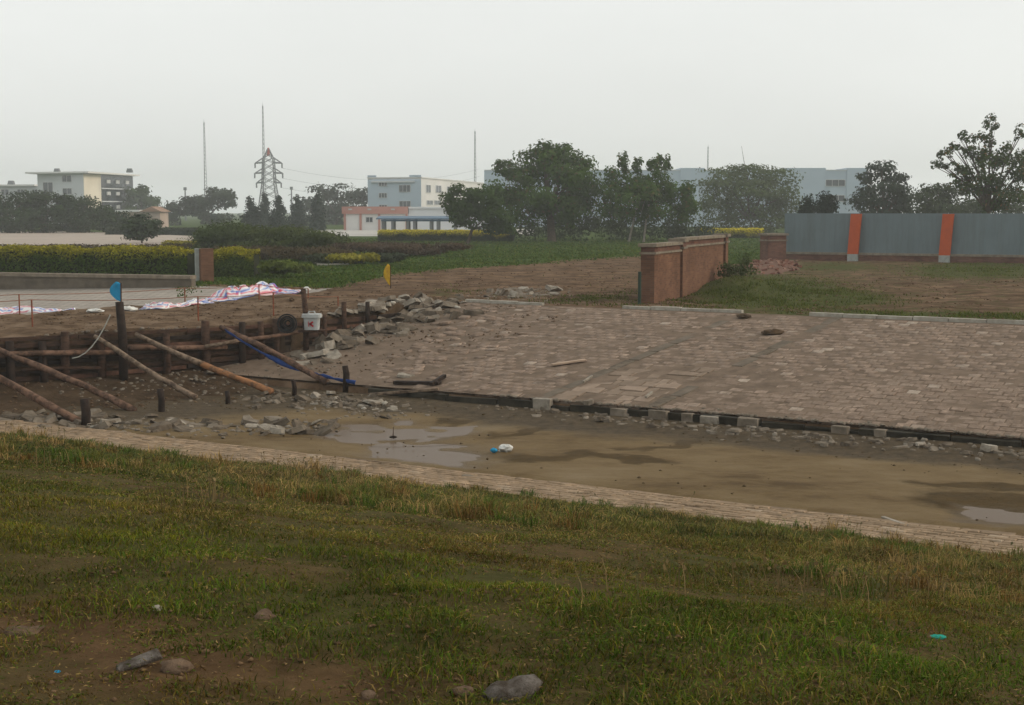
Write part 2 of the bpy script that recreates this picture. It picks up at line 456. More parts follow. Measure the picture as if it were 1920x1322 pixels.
def ground_col(x, y, z):
    u, v = uv(x, y); px, py = P(x, y, np.zeros_like(x))
    lim = np.interp(px, [340, 380, 480, 620, 735, 1000, 1190, 1360, 1440, 1500, 1920], [540, 531, 534, 538, 513, 492, 479, 497, 490, 486, 492])
    lawn = sstep(lim + 4, lim - 4, py) * (v > V_TOP)
    lawn = np.where((y < 5) | (v < V_TOP), 0, lawn)
    fore = (v < 19.6).astype(float)
    yard = (v > V_TOP - 0.4) & (y > 10)
    g = 0.95 * blob(px, py, 1400, 548, 150, 28) + 0.75 * blob(px, py, 1700, 592, 260, 9) + 0.7 * blob(px, py, 1840, 506, 130, 13) + 0.5 * blob(px, py, 1570, 560, 100, 12) \
        + 0.5 * blob(px, py, 830, 552, 60, 12) + 0.45 * blob(px, py, 1120, 560, 90, 12) + 0.4 * blob(px, py, 1560, 500, 90, 8)
    rough = np.where(yard, np.clip(g, 0, 1) * 0.8 + 0.08 + 0.30 * sstep(1290, 1400, px), 0)
    pz = P(x, y, z); bare = 0.85 * blob(*pz, 130, 1165, 230, 45) + 0.7 * blob(*pz, 300, 1262, 170, 42) + 0.6 * blob(*pz, 640, 1290, 160, 40) + 0.6 * blob(*pz, 900, 1262, 170, 36)
    nf = fbm(u * 1.4, v * 1.4, 211)
    fore = fore * np.clip(0.52 + bare * 0.9 + 1.6 * (nf - 0.50), 0.25, 1)
    rough = np.where(v < 19.6, 1.0, rough)
    return np.stack([lawn, fore, rough], -1)
U_ax = np.unique(np.concatenate([-grow(62, 1000, 2.0), axis([(-62, -30, 0.5), (-30, 6, 0.28)]), grow(6, 1000, 0.6)]))
V_ax = np.unique(np.concatenate([-grow(0, 80, 1.0), axis([(0, 3, 0.5), (3, 19.4, 0.22)]), [19.4, 19.5, 21.2, 21.35, 25, 28.4, 28.6, 28.64, 28.66], axis([(28.9, 38.4, 0.6), (38.4, 60, 0.3), (60, 130, 0.8)]), grow(130, 1000, 2.0)]))
ground = grid(U_ax, V_ax, terr, 'ground', mat_ground(), ground_col)
tag(ground, 'bare earth, rough turf and lawn either side of the drained channel', kind='structure')

# ---- mud on the channel bed, with puddles lying in its hollows
WETS = [(985, 806, 70, 9, -0.25), (1050, 857, 110, 8, 0.0), (1200, 862, 110, 7, 0.05), (1850, 912, 150, 9, 0.05), (1830, 940, 150, 20, 0.06), (1900, 955, 90, 16, 0.05), (850, 790, 28, 6, -0.1), (1300, 830, 120, 5, -0.12)]
PUDS = [(735, 811, 140, 16), (810, 851, 140, 20), (1880, 964, 120, 15)]
def px_of(x, y):
    return P(x, y, np.full(np.shape(x), BED))
def wetmask(x, y):
    px, py = px_of(x, y)
    px = px + (fbm(x * 1.1, y * 1.1, 71) - 0.47) * 150; py = py + (fbm(x * 1.3, y * 1.3, 73) - 0.47) * 26
    m = 0
    for cx, cy, rx, ry, sl in WETS: m = np.maximum(m, blob(px, py - sl * (px - cx) - 0, cx, cy, rx, ry))
    return m
def pudmask(x, y):
    px, py = px_of(x, y)
    px = px + (fbm(x * 0.9, y * 0.9, 81) - 0.47) * 170; py = py + (fbm(x * 1.2, y * 1.2, 83) - 0.47) * 38
    m = 0
    for cx, cy, rx, ry in PUDS: m = np.maximum(m, blob(px, py, cx, cy, rx, ry))
    return m
def mud_surface(x, y):
    return mudz(x, y) - 0.13 * pudmask(x, y)
def mat_mud():
    m, nt, b = nodes('channel_mud')
    a = N(nt, 'ShaderNodeVertexColor', layer_name='Col')
    sp = N(nt, 'ShaderNodeSeparateColor'); nt.links.new(a.outputs['Color'], sp.inputs['Color'])
    dry = ramp(nt, [(0.34, (0.074, 0.046, 0.018)), (0.44, (0.126, 0.084, 0.038)), (0.54, (0.155, 0.108, 0.053)), (0.68, (0.190, 0.140, 0.080))], noise(nt, 0.5, 10, 0.72, sx=(0.6, 1.2, 1)))
    wet = ramp(nt, [(0.3, (0.044, 0.027, 0.008)), (0.7, (0.080, 0.050, 0.017))], noise(nt, 2.5))
    def soft(ch, lo, hi, k):
        ad = N(nt, 'ShaderNodeMath', operation='MULTIPLY_ADD'); nt.links.new(noise(nt, 2.6, 6, 0.7), ad.inputs[0]); ad.inputs[1].default_value = k; nt.links.new(sp.outputs[ch], ad.inputs[2])
        mr = N(nt, 'ShaderNodeMapRange'); mr.inputs[1].default_value = lo; mr.inputs[2].default_value = hi; nt.links.new(ad.outputs[0], mr.inputs[0]); return mr.outputs[0]
    w = soft('Red', 0.50, 0.78, 0.6)
    q = soft('Blue', 0.25, 0.75, 0.3)
    e = soft('Green', 0.45, 0.95, 0.6)
    c = mix(nt, w, dry, wet)
    c = mix(nt, e, c, ramp(nt, [(0.35, (0.045, 0.033, 0.019)), (0.7, (0.098, 0.071, 0.042))], noise(nt, 5, 6, 0.7)))
    c = mix(nt, q, c, (0.095, 0.068, 0.040))
    nt.links.new(c, b.inputs['Base Color'])
    mr = N(nt, 'ShaderNodeMapRange'); nt.links.new(q, mr.inputs[0]); mr.inputs[3].default_value = 0.75; mr.inputs[4].default_value = 0.35
    nt.links.new(mr.outputs[0], b.inputs['Roughness']); b.inputs['Specular IOR Level'].default_value = 0.06
    hs = N(nt, 'ShaderNodeMath', operation='MULTIPLY_ADD'); nt.links.new(noise(nt, 13, 6, 0.7, sx=(0.7, 1.4, 1)), hs.inputs[0]); hs.inputs[1].default_value = 0.4; nt.links.new(noise(nt, 3.0, 8, 0.72), hs.inputs[2])
    bump(nt, b, hs.outputs[0], 0.9, 0.05)
    return m
def mud_col(x, y, z):
    u, v = uv(x, y)
    edge = sstep(25.4, 27.4, v + 1.6 * (fbm(u * .5, v * .5, 67) - .47)) * 0.85 + sstep(21.6, 21.25, v) * 0.2
    a, b = ab(x, y)
    edge = np.maximum(edge, sstep(-8.5, -4.5, b) * sstep(-19, -22, u) * 0.95)
    return np.stack([wetmask(x, y), np.clip(edge, 0, 1), pudmask(x, y)], -1)
mud = grid(np.concatenate([np.arange(-75, -32, 0.6), np.arange(-32, 2, 0.11), np.arange(2, 40, 0.8)]), np.arange(21.12, 28.60, 0.10), mud_surface, 'mud_bed', mat_mud(), mud_col)
tag(mud, 'pale brown drying mud on the bed of the channel', kind='structure')
m, nt, b = nodes('muddy_water')
b.inputs['Base Color'].default_value = (0.125, 0.090, 0.062, 1); b.inputs['Roughness'].default_value = 0.18; b.inputs['IOR'].default_value = 1.06
bump(nt, b, noise(nt, 3.0, 2), 0.02, 0.01)
M_water = m
for k, (cx, cy, rx, ry) in enumerate(PUDS):
    zc = BED - 0.044 - 0.004 * k
    poly = []
    for t in np.linspace(0, 2 * math.pi, 28, endpoint=False):
        poly.append(G(cx + 1.5 * rx * math.cos(t), cy + 1.7 * ry * math.sin(t), zc))
    o = fast('puddle', np.array(poly), np.arange(28).reshape(1, 28), M_water)
    o['kind'] = 'structure'
    o['label'] = ['long thin puddle on the mud before the props', 'wide grey puddle beside the crumpled bag', 'puddle at the photo right edge mirroring the sky', 'small puddle left of the dark wet mud', 'faint wet film on the mud near the paved strip'][k]

# ---- stones
def stone_mesh_arrays(w, d, h, inset=0.015):
    x, y = w / 2, d / 2; i = inset
    V = np.array([(-x, -y, -h), (x, -y, -h), (x, y, -h), (-x, y, -h), (-x, -y, -i), (x, -y, -i), (x, y, -i), (-x, y, -i),
                  (-x + i, -y + i, 0), (x - i, -y + i, 0), (x - i, y - i, 0), (-x + i, y - i, 0)])
    F = np.array([(0, 1, 5, 4), (1, 2, 6, 5), (2, 3, 7, 6), (3, 0, 4, 7), (4, 5, 9, 8), (5, 6, 10, 9), (6, 7, 11, 10), (7, 4, 8, 11), (8, 9, 10, 11)])
    return V, F
def mat_stone(name, obj_random, cols, silt, pale=True):
    m, nt, b = nodes(name)
    if obj_random: r = N(nt, 'ShaderNodeObjectInfo').outputs['Random']
    else: r = N(nt, 'ShaderNodeVertexColor', layer_name='Col').outputs['Color']
    c = ramp(nt, cols, r)
    s = ramp(nt, [(0.36, (0, 0, 0)), (0.60, (0.93, 0.93, 0.93))], noise(nt, 0.75, 9, 0.75))
    c = mix(nt, s, c, silt)
    lime = ramp(nt, [(0.53, (0, 0, 0)), (0.64, (1, 1, 1))], noise(nt, 2.2, 10, 0.82))
    c = mix(nt, lime, c, tuple(min(.5, q * 1.75) for q in silt))
    dk = ramp(nt, [(0.36, (1, 1, 1)), (0.48, (0, 0, 0))], noise(nt, 1.4, 9, 0.78))
    c = mix(nt, dk, c, tuple(q * .62 for q in silt))
    g = ramp(nt, [(0.3, (0.62, 0.60, 0.58)), (0.7, (1.2, 1.2, 1.2))], noise(nt, 9, 6, 0.7))
    c = mix(nt, 0.8, c, g, 'MULTIPLY')
    nt.links.new(c, b.inputs['Base Color']); b.inputs['Roughness'].default_value = 0.9; b.inputs['Specular IOR Level'].default_value = 0.04
    bump(nt, b, noise(nt, 18, 6, 0.7), 0.5, 0.012)
    return m
SLOPE_COLS = [(0.0, (0.190, 0.137, 0.102)), (0.4, (0.220, 0.161, 0.121)), (0.85, (0.245, 0.182, 0.139)), (0.945, (0.285, 0.220, 0.170)), (0.985, (0.41, 0.345, 0.28))]
SLOPE_SILT = (0.212, 0.160, 0.122)
M_sl_o = mat_stone('slope_stone', True, SLOPE_COLS, SLOPE_SILT)
M_sl_s = mat_stone('slope_stone_mass', False, SLOPE_COLS, SLOPE_SILT)
STRIP_COLS = [(0.0, (0.235, 0.168, 0.108)), (0.5, (0.262, 0.190, 0.125)), (0.9, (0.29, 0.215, 0.148)), (0.98, (0.38, 0.31, 0.23))]
M_st_o = mat_stone('strip_stone', True, STRIP_COLS, (0.255, 0.185, 0.120))
M_st_s = mat_stone('strip_stone_mass', False, STRIP_COLS, (0.255, 0.185, 0.120))
M_silt = simple('joint_silt', (0.180, 0.132, 0.096), (0.115, 0.084, 0.060), 2.2, 0.95, 0.6, 0.03)

def lay(name, parent, spots, sizes, slope, mo, ms, jit, tilt, near=300, seed=0):
    """spots: (u, v, z) of stone tops; the nearest become parts, the rest one mass"""
    rs = np.random.default_rng(seed)
    spots = np.asarray(spots); n = len(spots)
    X, Y = xy(spots[:, 0], spots[:, 1])
    dist = X ** 2 + Y ** 2
    px, py = P(X, Y, spots[:, 2])
    score = np.where((px > -20) & (px < 1940) & (py < 1330), dist, dist + 1e6)
    order = np.argsort(score)
    meshes = []
    for k, (w, d) in enumerate(sizes):
        V, F = stone_mesh_arrays(w, d, 0.07, 0.012)
        rr = np.random.default_rng(seed + k)
        V = V + np.concatenate([np.zeros((8, 3)), rr.uniform(-0.006, 0.006, (4, 3))])
        meshes.append((V, F))
    datas = []
    for V, F in meshes:
        me = bpy.data.meshes.new(name); me.from_pydata([tuple(p) for p in V], [], [tuple(f) for f in F]); me.update(); me.materials.append(mo); datas.append(me)
    AV, AF, AC = [], [], []; base = 0
    for rank, i in enumerate(order):
        k = int(rs.integers(len(sizes)))
        j = jit(spots[i, 0], spots[i, 1]) if callable(jit) else jit
        tl = tilt(spots[i, 0], spots[i, 1]) if callable(tilt) else tilt
        rx, ry, rz = math.atan(slope) + rs.normal(0, tl), rs.normal(0, tl), math.radians(-31) + rs.normal(0, tl * 0.8)
        loc = (X[i], Y[i], spots[i, 2] + rs.normal(0, j))
        if rank < near and score[i] < 1e6:
            o = bpy.data.objects.new(name, datas[k])
            o.location = loc
            o.rotation_euler = (rx, ry, rz)
            COL.objects.link(o); o.parent = parent
        else:
            R = np.array(Matrix.Rotation(rz, 3, 'Z') @ Matrix.Rotation(ry, 3, 'Y') @ Matrix.Rotation(rx, 3, 'X'))
            AV.append(meshes[k][0] @ R.T + np.array(loc)); AF.append(meshes[k][1] + base); base += 12
            AC.append(np.full((12, 3), rs.random()))
    if AV:
        o = fast('far_' + name + '_field', np.concatenate(AV), np.concatenate(AF), ms, parent, np.concatenate(AC))
        o['kind'] = 'stuff'

def slope_z(v): return -1.50 + 0.15 * (v - V_TOE)
def stair_u(v): return -16.17 + 0.127 * (v - V_TOE)
ST_W = 2.35
# base sheet of the near paved slope
def slope_sheet(x, y):
    u, v = uv(x, y); return slope_z(v) - 0.005 + (fbm(u * 1.3, v * 1.3, 91) - 0.47) * 0.03
paved = grid(np.arange(-29, 4, 0.35), np.arange(V_TOE, V_TOP + 0.01, 0.33), slope_sheet, 'paved_slope', M_silt)
tag(paved, 'gently sloping bank of the channel paved in square stones', kind='structure')
spots = []
du, dv = 0.315, 0.285
for r_, v in enumerate(np.arange(V_TOE + 0.2, V_TOP - 0.1, dv)):
    off = (r_ % 2) * du / 2
    for u in np.arange(-27, 3.0, du):
        uu = u + off
        s0 = stair_u(v)
        if s0 - 0.50 < uu < s0 + ST_W + 0.50 and (v < V_TOE + 3.6 or uu < s0 - 0.03 or uu > s0 + ST_W + 0.03): continue
        left = np.interp(v, [28.6, 38.6], [-21.9, -25.0]) + 0.9 * (vnoise(v * 1.1, 0.3, 5) - 0.5)
        if uu < left: continue
        ragged = sstep(left + 4.5, left, uu)
        if rng.random() < 0.04 + 0.35 * ragged: continue
        if rng.random() < 0.10 and fbm(uu * .5, v * .5, 77) > 0.55: continue
        spots.append((uu, v, slope_z(v) + 0.003 - 0.035 * max(0, fbm(uu * .5, v * .5, 99) - 0.47)))
def rag(u, v):
    left = np.interp(v, [28.6, 38.6], [-21.9, -25.0]); return float(sstep(left + 5.5, left, u))
lay('stone', paved, spots, [(0.30, 0.27), (0.29, 0.268), (0.302, 0.255), (0.275, 0.27)], 0.15, M_sl_o, M_sl_s,
    lambda u, v: 0.006 + 0.022 * rag(u, v), lambda u, v: 0.012 + 0.11 * rag(u, v), 300, 3)

# the paved slope that carries on beyond the earth dam
def mat_pave_far(name, c1, c2, mort, w, h):
    m, nt, b = nodes(name)
    g = N(nt, 'ShaderNodeNewGeometry'); mp = N(nt, 'ShaderNodeMapping'); mp.inputs['Rotation'].default_value = (0, 0, math.radians(31))
    nt.links.new(g.outputs['Position'], mp.inputs['Vector'])
    br = N(nt, 'ShaderNodeTexBrick'); br.inputs['Scale'].default_value = 1
    br.inputs['Color1'].default_value = (*c1, 1); br.inputs['Color2'].default_value = (*c2, 1); br.inputs['Mortar'].default_value = (*mort, 1)
    br.inputs['Brick Width'].default_value = w; br.inputs['Row Height'].default_value = h; br.inputs['Mortar Size'].default_value = 0.03
    nt.links.new(mp.outputs['Vector'], br.inputs['Vector'])
    nt.links.new(mix(nt, 0.7, br.outputs['Color'], ramp(nt, [(0.3, (0.7, 0.7, 0.7)), (0.7, (1.15, 1.15, 1.15))], noise(nt, 0.35, 7, 0.7)), 'MULTIPLY'), b.inputs['Base Color'])
    b.inputs['Roughness'].default_value = 0.9
    return m
M_pavefar = mat_pave_far('far_slope_paving', (0.31, 0.272, 0.228), (0.265, 0.232, 0.194), (0.19, 0.165, 0.136), 0.4, 0.4)
def beyond(x, y):
    u, v = uv(x, y); vt = vtop(u); return -1.58 + 1.52 * (v - V_TOE) / (vt - V_TOE) + 0.03
o = grid(np.arange(-95, -33, 0.8), np.arange(V_TOE + 0.5, 42.6, 0.5), beyond, 'paved_slope', M_pavefar)
tag(o, 'pale paved slope beyond the earth dam and tarpaulin', kind='structure')

# ---- steps let into the slope
SU, SV = np.array([CA, -SA]), np.array([SA, CA])
def at_uv(u, v, z): x, y = xy(u, v); return np.array([float(x), float(y), z])
def ubox(mb, u, v, z0, z1, w, d, jit=0.0, rz=0.0):
    c = at_uv(u, v, (z0 + z1) / 2); return mb.box(c, (w, d, z1 - z0), math.radians(-31) + rz, jit=jit)
M_slab = simple('step_slab', (0.235, 0.176, 0.130), (0.160, 0.120, 0.088), 2.5, 0.9, 0.4, 0.01)
M_slabp = simple('pale_step_slab', (0.285, 0.215, 0.162), (0.200, 0.150, 0.110), 2.5, 0.9, 0.4, 0.01)
M_string = simple('step_side_concrete', (0.160, 0.130, 0.100), (0.098, 0.080, 0.060), 1.6, 0.95, 0.5, 0.02)
steps = empty('stone_steps', at_uv(stair_u(V_TOE) + ST_W / 2, V_TOE, -1.5))
tag(steps, 'shallow flight of stone steps let into the paved slope', 'steps')
nst = 9
for k in range(nst):
    v0 = V_TOE + 0.02 + k * 0.40; zt = slope_z(v0 + 0.20) + 0.006
    s0 = stair_u(v0); cuts = sorted([0, ST_W] + [ST_W * (q + random.uniform(-.12, .12)) for q in ((.15, .3, .44, .58, .72, .86) if k % 2 else (.2, .36, .5, .66, .8))])
    for a_, b_ in zip(cuts[:-1], cuts[1:]):
        if k > 5 and random.random() < 0.35: continue
        mb = MB(); dz = random.uniform(-.02, .02)
        ubox(mb, s0 + (a_ + b_) / 2, v0 + 0.20, zt - 0.14 + dz, zt + dz, (b_ - a_) - 0.025, 0.385, 0.012, random.uniform(-.03, .03))
        [mb.v.__setitem__(i, (q[0], q[1], q[2] + 0.15 * ((SA * q[0] + CA * q[1]) - (v0 + .20)))) for i, q in enumerate(mb.v)]
        mb.build('slab', M_slabp if (k < 6 and random.random() < .6) else M_slab, steps, bevel=0.012)
for side in (-0.27, ST_W + 0.27):
    for k in range(10):
        v0 = V_TOE + 0.05 + k * 0.98
        mb = MB(); zt = slope_z(v0 + 0.49) - random.choice([0, 0, .006, .02])
        c = at_uv(stair_u(v0 + .49) + side + random.uniform(-.03, .03), v0 + 0.49, zt)
        rz = math.radians(-31 - 7.2) + random.uniform(-.03, .03); cr, sr = math.cos(rz), math.sin(rz)
        vs = []
        for dz in (-0.12, 0.012):
            for dx, dy in ((-.16, -.45), (.16, -.45), (.16, .45), (-.16, .45)):
                vs.append((c[0] + dx * cr - dy * sr, c[1] + dx * sr + dy * cr, c[2] + dz + dy * 0.15 + random.uniform(-.012, .012)))
        mb.add(vs, [(3, 2, 1, 0), (4, 5, 6, 7), (0, 1, 5, 4), (1, 2, 6, 5), (2, 3, 7, 6), (3, 0, 4, 7)])
        mb.build('side_kerb', random.choice([M_string, M_string, M_string, M_concd]), steps, bevel=0.015)

# ---- dark toe wall under the slope, kerb at its head, paved strip on the near side
toe = empty('toe_wall', at_uv(-12, V_TOE - 0.1, BED))
tag(toe, 'dark concrete edge standing under the foot of the paved slope', kind='structure')
u = -21.5
while u < 3:
    L = random.uniform(.7, 1.9); mb = MB()
    ubox(mb, u + L / 2, V_TOE - 0.07 + random.uniform(-.04, .03), BED - 0.12, -1.545 + random.uniform(-.07, .0), L - 0.03, 0.16, 0.02, random.uniform(-.02, .02))
    mb.build('toe_segment', M_toe, toe, bevel=0.01); u += L
kerb = empty('kerb', at_uv(-10, V_TOP, 0)); tag(kerb, 'pale kerb stones along the head of the paved slope', kind='structure')
for u0, u1 in ((-13.2, 2.5), (-19.2, -15.9), (-25.0, -22.6)):
    u = u0
    while u < u1:
        mb = MB(); dz = random.uniform(-.02, .015)
        ubox(mb, u + 0.49, V_TOP + 0.06 + random.uniform(-.02, .02), -0.12, 0.075 + dz, 0.97, 0.17, 0.006, random.uniform(-.015, .015))
        mb.build('kerb_stone', M_kerb, kerb, bevel=0.012); u += 0.99
def strip_z(v): return -1.695 - 0.055 * (v - V_STRIP)
def strip_sheet(x, y):
    u, v = uv(x, y); return strip_z(v) - 0.02 + (fbm(u, v, 93) - 0.47) * 0.02
strip = grid(np.arange(-45, 12, 0.4), np.array([19.25, 19.6, 20, 20.4, 20.8, 21.15]), strip_sheet, 'paved_strip', simple('sandy_joint', (0.235, 0.176, 0.12), (0.16, 0.12, 0.082), 3, 0.95, 0.5, 0.02))
tag(strip, 'narrow sandy paved ledge between grass bank and mud', kind='structure')
spots = []
for r_, v in enumerate(np.arange(19.42, 21.15, 0.19)):
    for u in np.arange(-30, 3, 0.30):
        if rng.random() < 0.03: continue
        spots.append((u + (r_ % 2) * 0.15, v, strip_z(v) + 0.002))
lay('paving_stone', strip, spots, [(0.288, 0.178), (0.28, 0.18), (0.285, 0.17)], -0.055, M_st_o, M_st_s, 0.004, 0.012, 300, 7)
EDGE_M = [simple('sandy_edge_stone', (.265, .195, .130), (.165, .120, .080), 3, .95, .5), simple('brown_edge_stone', (.21, .155, .105), (.12, .088, .060), 3, .95, .5)]
for k, u in enumerate(np.arange(-32, 5, 0.8)):
    ubox(mb := MB(), u + 0.4, 21.2 + random.uniform(-.015, .015), BED - 0.15, strip_z(21.2) + 0.0 + random.uniform(-.025, .008), 0.77, 0.11, 0.015, random.uniform(-.02, .02))
    mb.build('edge_stone', random.choice(EDGE_M), strip, bevel=0.01)

# ---- earth dam
def dam_world(a, b): return W0[0] + a * WD[0] + b * WN[0], W0[1] + a * WD[1] + b * WN[1]
A_ax = np.arange(-38, 18.01, 0.22)
rows = []
for a in A_ax:
    bw = float(np.interp(a, [-20, 8.5, 11.8, 15], [0, 0, 1.25, 2.6]))
    rows.append(np.concatenate([bw + np.array([-4.4, -3.6, -3, -2.4, -1.8, -1.2, -.8, -.5, -.25, -.02, 0.0]), bw + np.array([.12, .3, .6, 1, 1.4, 1.8, 2.2, 2.6, 3, 3.4, 3.8, 4.3, 4.8, 5.3, 5.8, 6.3, 6.8, 7.3, 7.8, 8.4, 9, 10, 11, 12])]))
BB = np.array(rows).T; AA = np.broadcast_to(A_ax, BB.shape)
X, Y = dam_world(AA, BB); Z = damz(X, Y); Z = np.where(Z < -3, -2.3, Z)
Z = np.where((terr(X, Y) > Z), Z - 0.05, Z)
n_, m_ = X.shape; idx = np.arange(n_ * m_).reshape(n_, m_)
F = np.stack([idx[:-1, :-1], idx[:-1, 1:], idx[1:, 1:], idx[1:, :-1]], -1).reshape(-1, 4)
def mat_dam():
    m, nt, b = nodes('dam_earth')
    c = ramp(nt, [(0.36, (0.062, 0.038, 0.022)), (0.5, (0.122, 0.080, 0.049)), (0.64, (0.195, 0.138, 0.092))], noise(nt, 1.1, 9, 0.72))
    dp = N(nt, 'ShaderNodeVertexColor', layer_name='Col').outputs['Color']
    c = mix(nt, dp, c, ramp(nt, [(0.3, (0.036, 0.024, 0.014)), (0.55, (0.070, 0.047, 0.029)), (0.75, (0.115, 0.080, 0.050))], noise(nt, 2.2, 9, 0.74)))
    nt.links.new(c, b.inputs['Base Color']); b.inputs['Roughness'].default_value = 0.95; b.inputs['Specular IOR Level'].default_value = 0.02
    bump(nt, b, noise(nt, 5, 8, 0.72), 1.0, 0.07); return m
M_dam = mat_dam()
bwv = np.interp(AA, [-20, 8.5, 11.8, 15], [0, 0, 1.25, 2.6]); dampc = np.repeat((sstep(.25, -.1, BB - bwv)).reshape(-1, 1), 3, axis=1)
o = fast('earth_dam', np.stack([X, Y, Z], -1).reshape(-1, 3), F, M_dam, col=dampc, smooth=True)
tag(o, 'brown earth dam thrown across the channel behind the timber wall', kind='structure')

# ---- plaza and forecourt far off
m, nt, b = nodes('plaza_paving')
g = N(nt, 'ShaderNodeNewGeometry'); br = N(nt, 'ShaderNodeTexBrick'); br.inputs['Scale'].default_value = 1
br.inputs['Color1'].default_value = (0.34, 0.275, 0.22, 1); br.inputs['Color2'].default_value = (0.315, 0.257, 0.207, 1); br.inputs['Mortar'].default_value = (0.25, 0.205, 0.165, 1)
br.inputs['Brick Width'].default_value = 6.0; br.inputs['Row Height'].default_value = 12.0; br.inputs['Mortar Size'].default_value = 0.18
nt.links.new(g.outputs['Position'], br.inputs['Vector'])
nt.links.new(mix(nt, 0.6, br.outputs['Color'], ramp(nt, [(0.3, (0.82, 0.82, 0.82)), (0.7, (1.12, 1.12, 1.12))], noise(nt, 0.08, 6, 0.65)), 'MULTIPLY'), b.inputs['Base Color'])
b.inputs['Roughness'].default_value = 0.85
M_plaza = m
def sheet(name, pts, mat, label, th=0.03):
    mb = MB(); mb.prism([(p[0], p[1]) for p in pts], -0.05, th); o = mb.build(name, mat); return tag(o, label, kind='structure')
sheet('plaza', [G(-420, 470), G(355, 468), G(372, 462), G(360, 443), G(215, 436), G(100, 434.5), G(-420, 434.5)][::1], M_plaza, 'wide empty pinkish paved plaza in front of the dark pines', 0.03)
sheet('forecourt', [G(560, 443), G(712, 443), G(1000, 440), G(1000, 430), G(560, 431)], simple('forecourt_concrete', (0.46, 0.44, 0.40), (0.38, 0.36, 0.33), 0.1, 0.85, 0.0), 'pale concrete forecourt in front of the salmon banded building', 0.03)
sheet('path', [G(595, 497), G(655, 497), G(648, 493), G(590, 493)], M_kerb, 'short pale stone path among the low shrubs', 0.05)
sheet('path', [G(815, 468), G(850, 468), G(848, 461), G(822, 461)], M_kerb, 'pale stone path at the end of the dark red shrubs', 0.05)

# ================================================================== VEGETATION
def leaf_arrays(cen, size, col, rs, aspect=0.62, flat=0.0, out=None):
    n = len(cen)
    a = rs.normal(size=(n, 3)); a[:, 2] *= (1 - flat)
    if out is not None:                                        # blades face outwards from their bough
        nn = out / (np.linalg.norm(out, axis=1, keepdims=True) + 1e-6) + rs.normal(size=(n, 3)) * .42 + [0, 0, .35]
        nn /= np.linalg.norm(nn, axis=1, keepdims=True); a -= nn * (a * nn).sum(1, keepdims=True)
    a /= np.linalg.norm(a, axis=1, keepdims=True)
    b = np.cross(a, rs.normal(size=(n, 3))) if out is None else np.cross(nn, a)
    b /= np.linalg.norm(b, axis=1, keepdims=True)
    s = (np.asarray(size) * rs.uniform(0.6, 1.35, n))[:, None]
    nrm = np.cross(a, b)
    V = np.stack([cen - a * s * .5, cen + b * s * .5 * aspect + nrm * s * .12, cen + a * s * .5, cen - b * s * .5 * aspect + nrm * s * .12], 1).reshape(-1, 3)
    F = np.arange(4 * n).reshape(n, 4)
    return V, F, np.repeat(col, 4, axis=0)
def cloud(blobs, n, rs, clumps=14, spread=0.36, hollow=0.55):
    vol = np.array([(b[3] * b[4] * b[5]) ** (2 / 3) for b in blobs]); k = np.maximum((vol / vol.sum() * n).astype(int), 12)
    out = []; tone = []; ow = []
    for b, m in zip(blobs, k):
        c = np.array(b[:3]); r = np.array(b[3:6])
        kc = max(4, int(clumps))
        d = rs.normal(size=(kc, 3)); d /= np.linalg.norm(d, axis=1, keepdims=True)
        cc = c + d * r * rs.uniform(hollow, 0.95, (kc, 1)); tn = rs.uniform(0.78, 1.22, kc)
        i = rs.integers(0, kc, m)
        p = cc[i] + np.clip(rs.normal(size=(m, 3)), -1.7, 1.7) * r * spread * 0.55
        out.append(p); tone.append(tn[i]); ow.append((p - cc[i]) / (r * spread * .55) * .55 + (p - c) / r)
    return np.concatenate(out), np.concatenate(tone), np.concatenate(ow)
def colours(base, tone, rs, var=0.18, alt=None, altp=0.0):
    c = np.array(base)[None, :] * tone[:, None] * rs.uniform(1 - var, 1 + var, (len(tone), 1))
    if alt is not None:
        k = rs.random(len(tone)) < altp
        c[k] = np.array(alt)[None, :] * rs.uniform(0.7, 1.2, (k.sum(), 1))
    return c
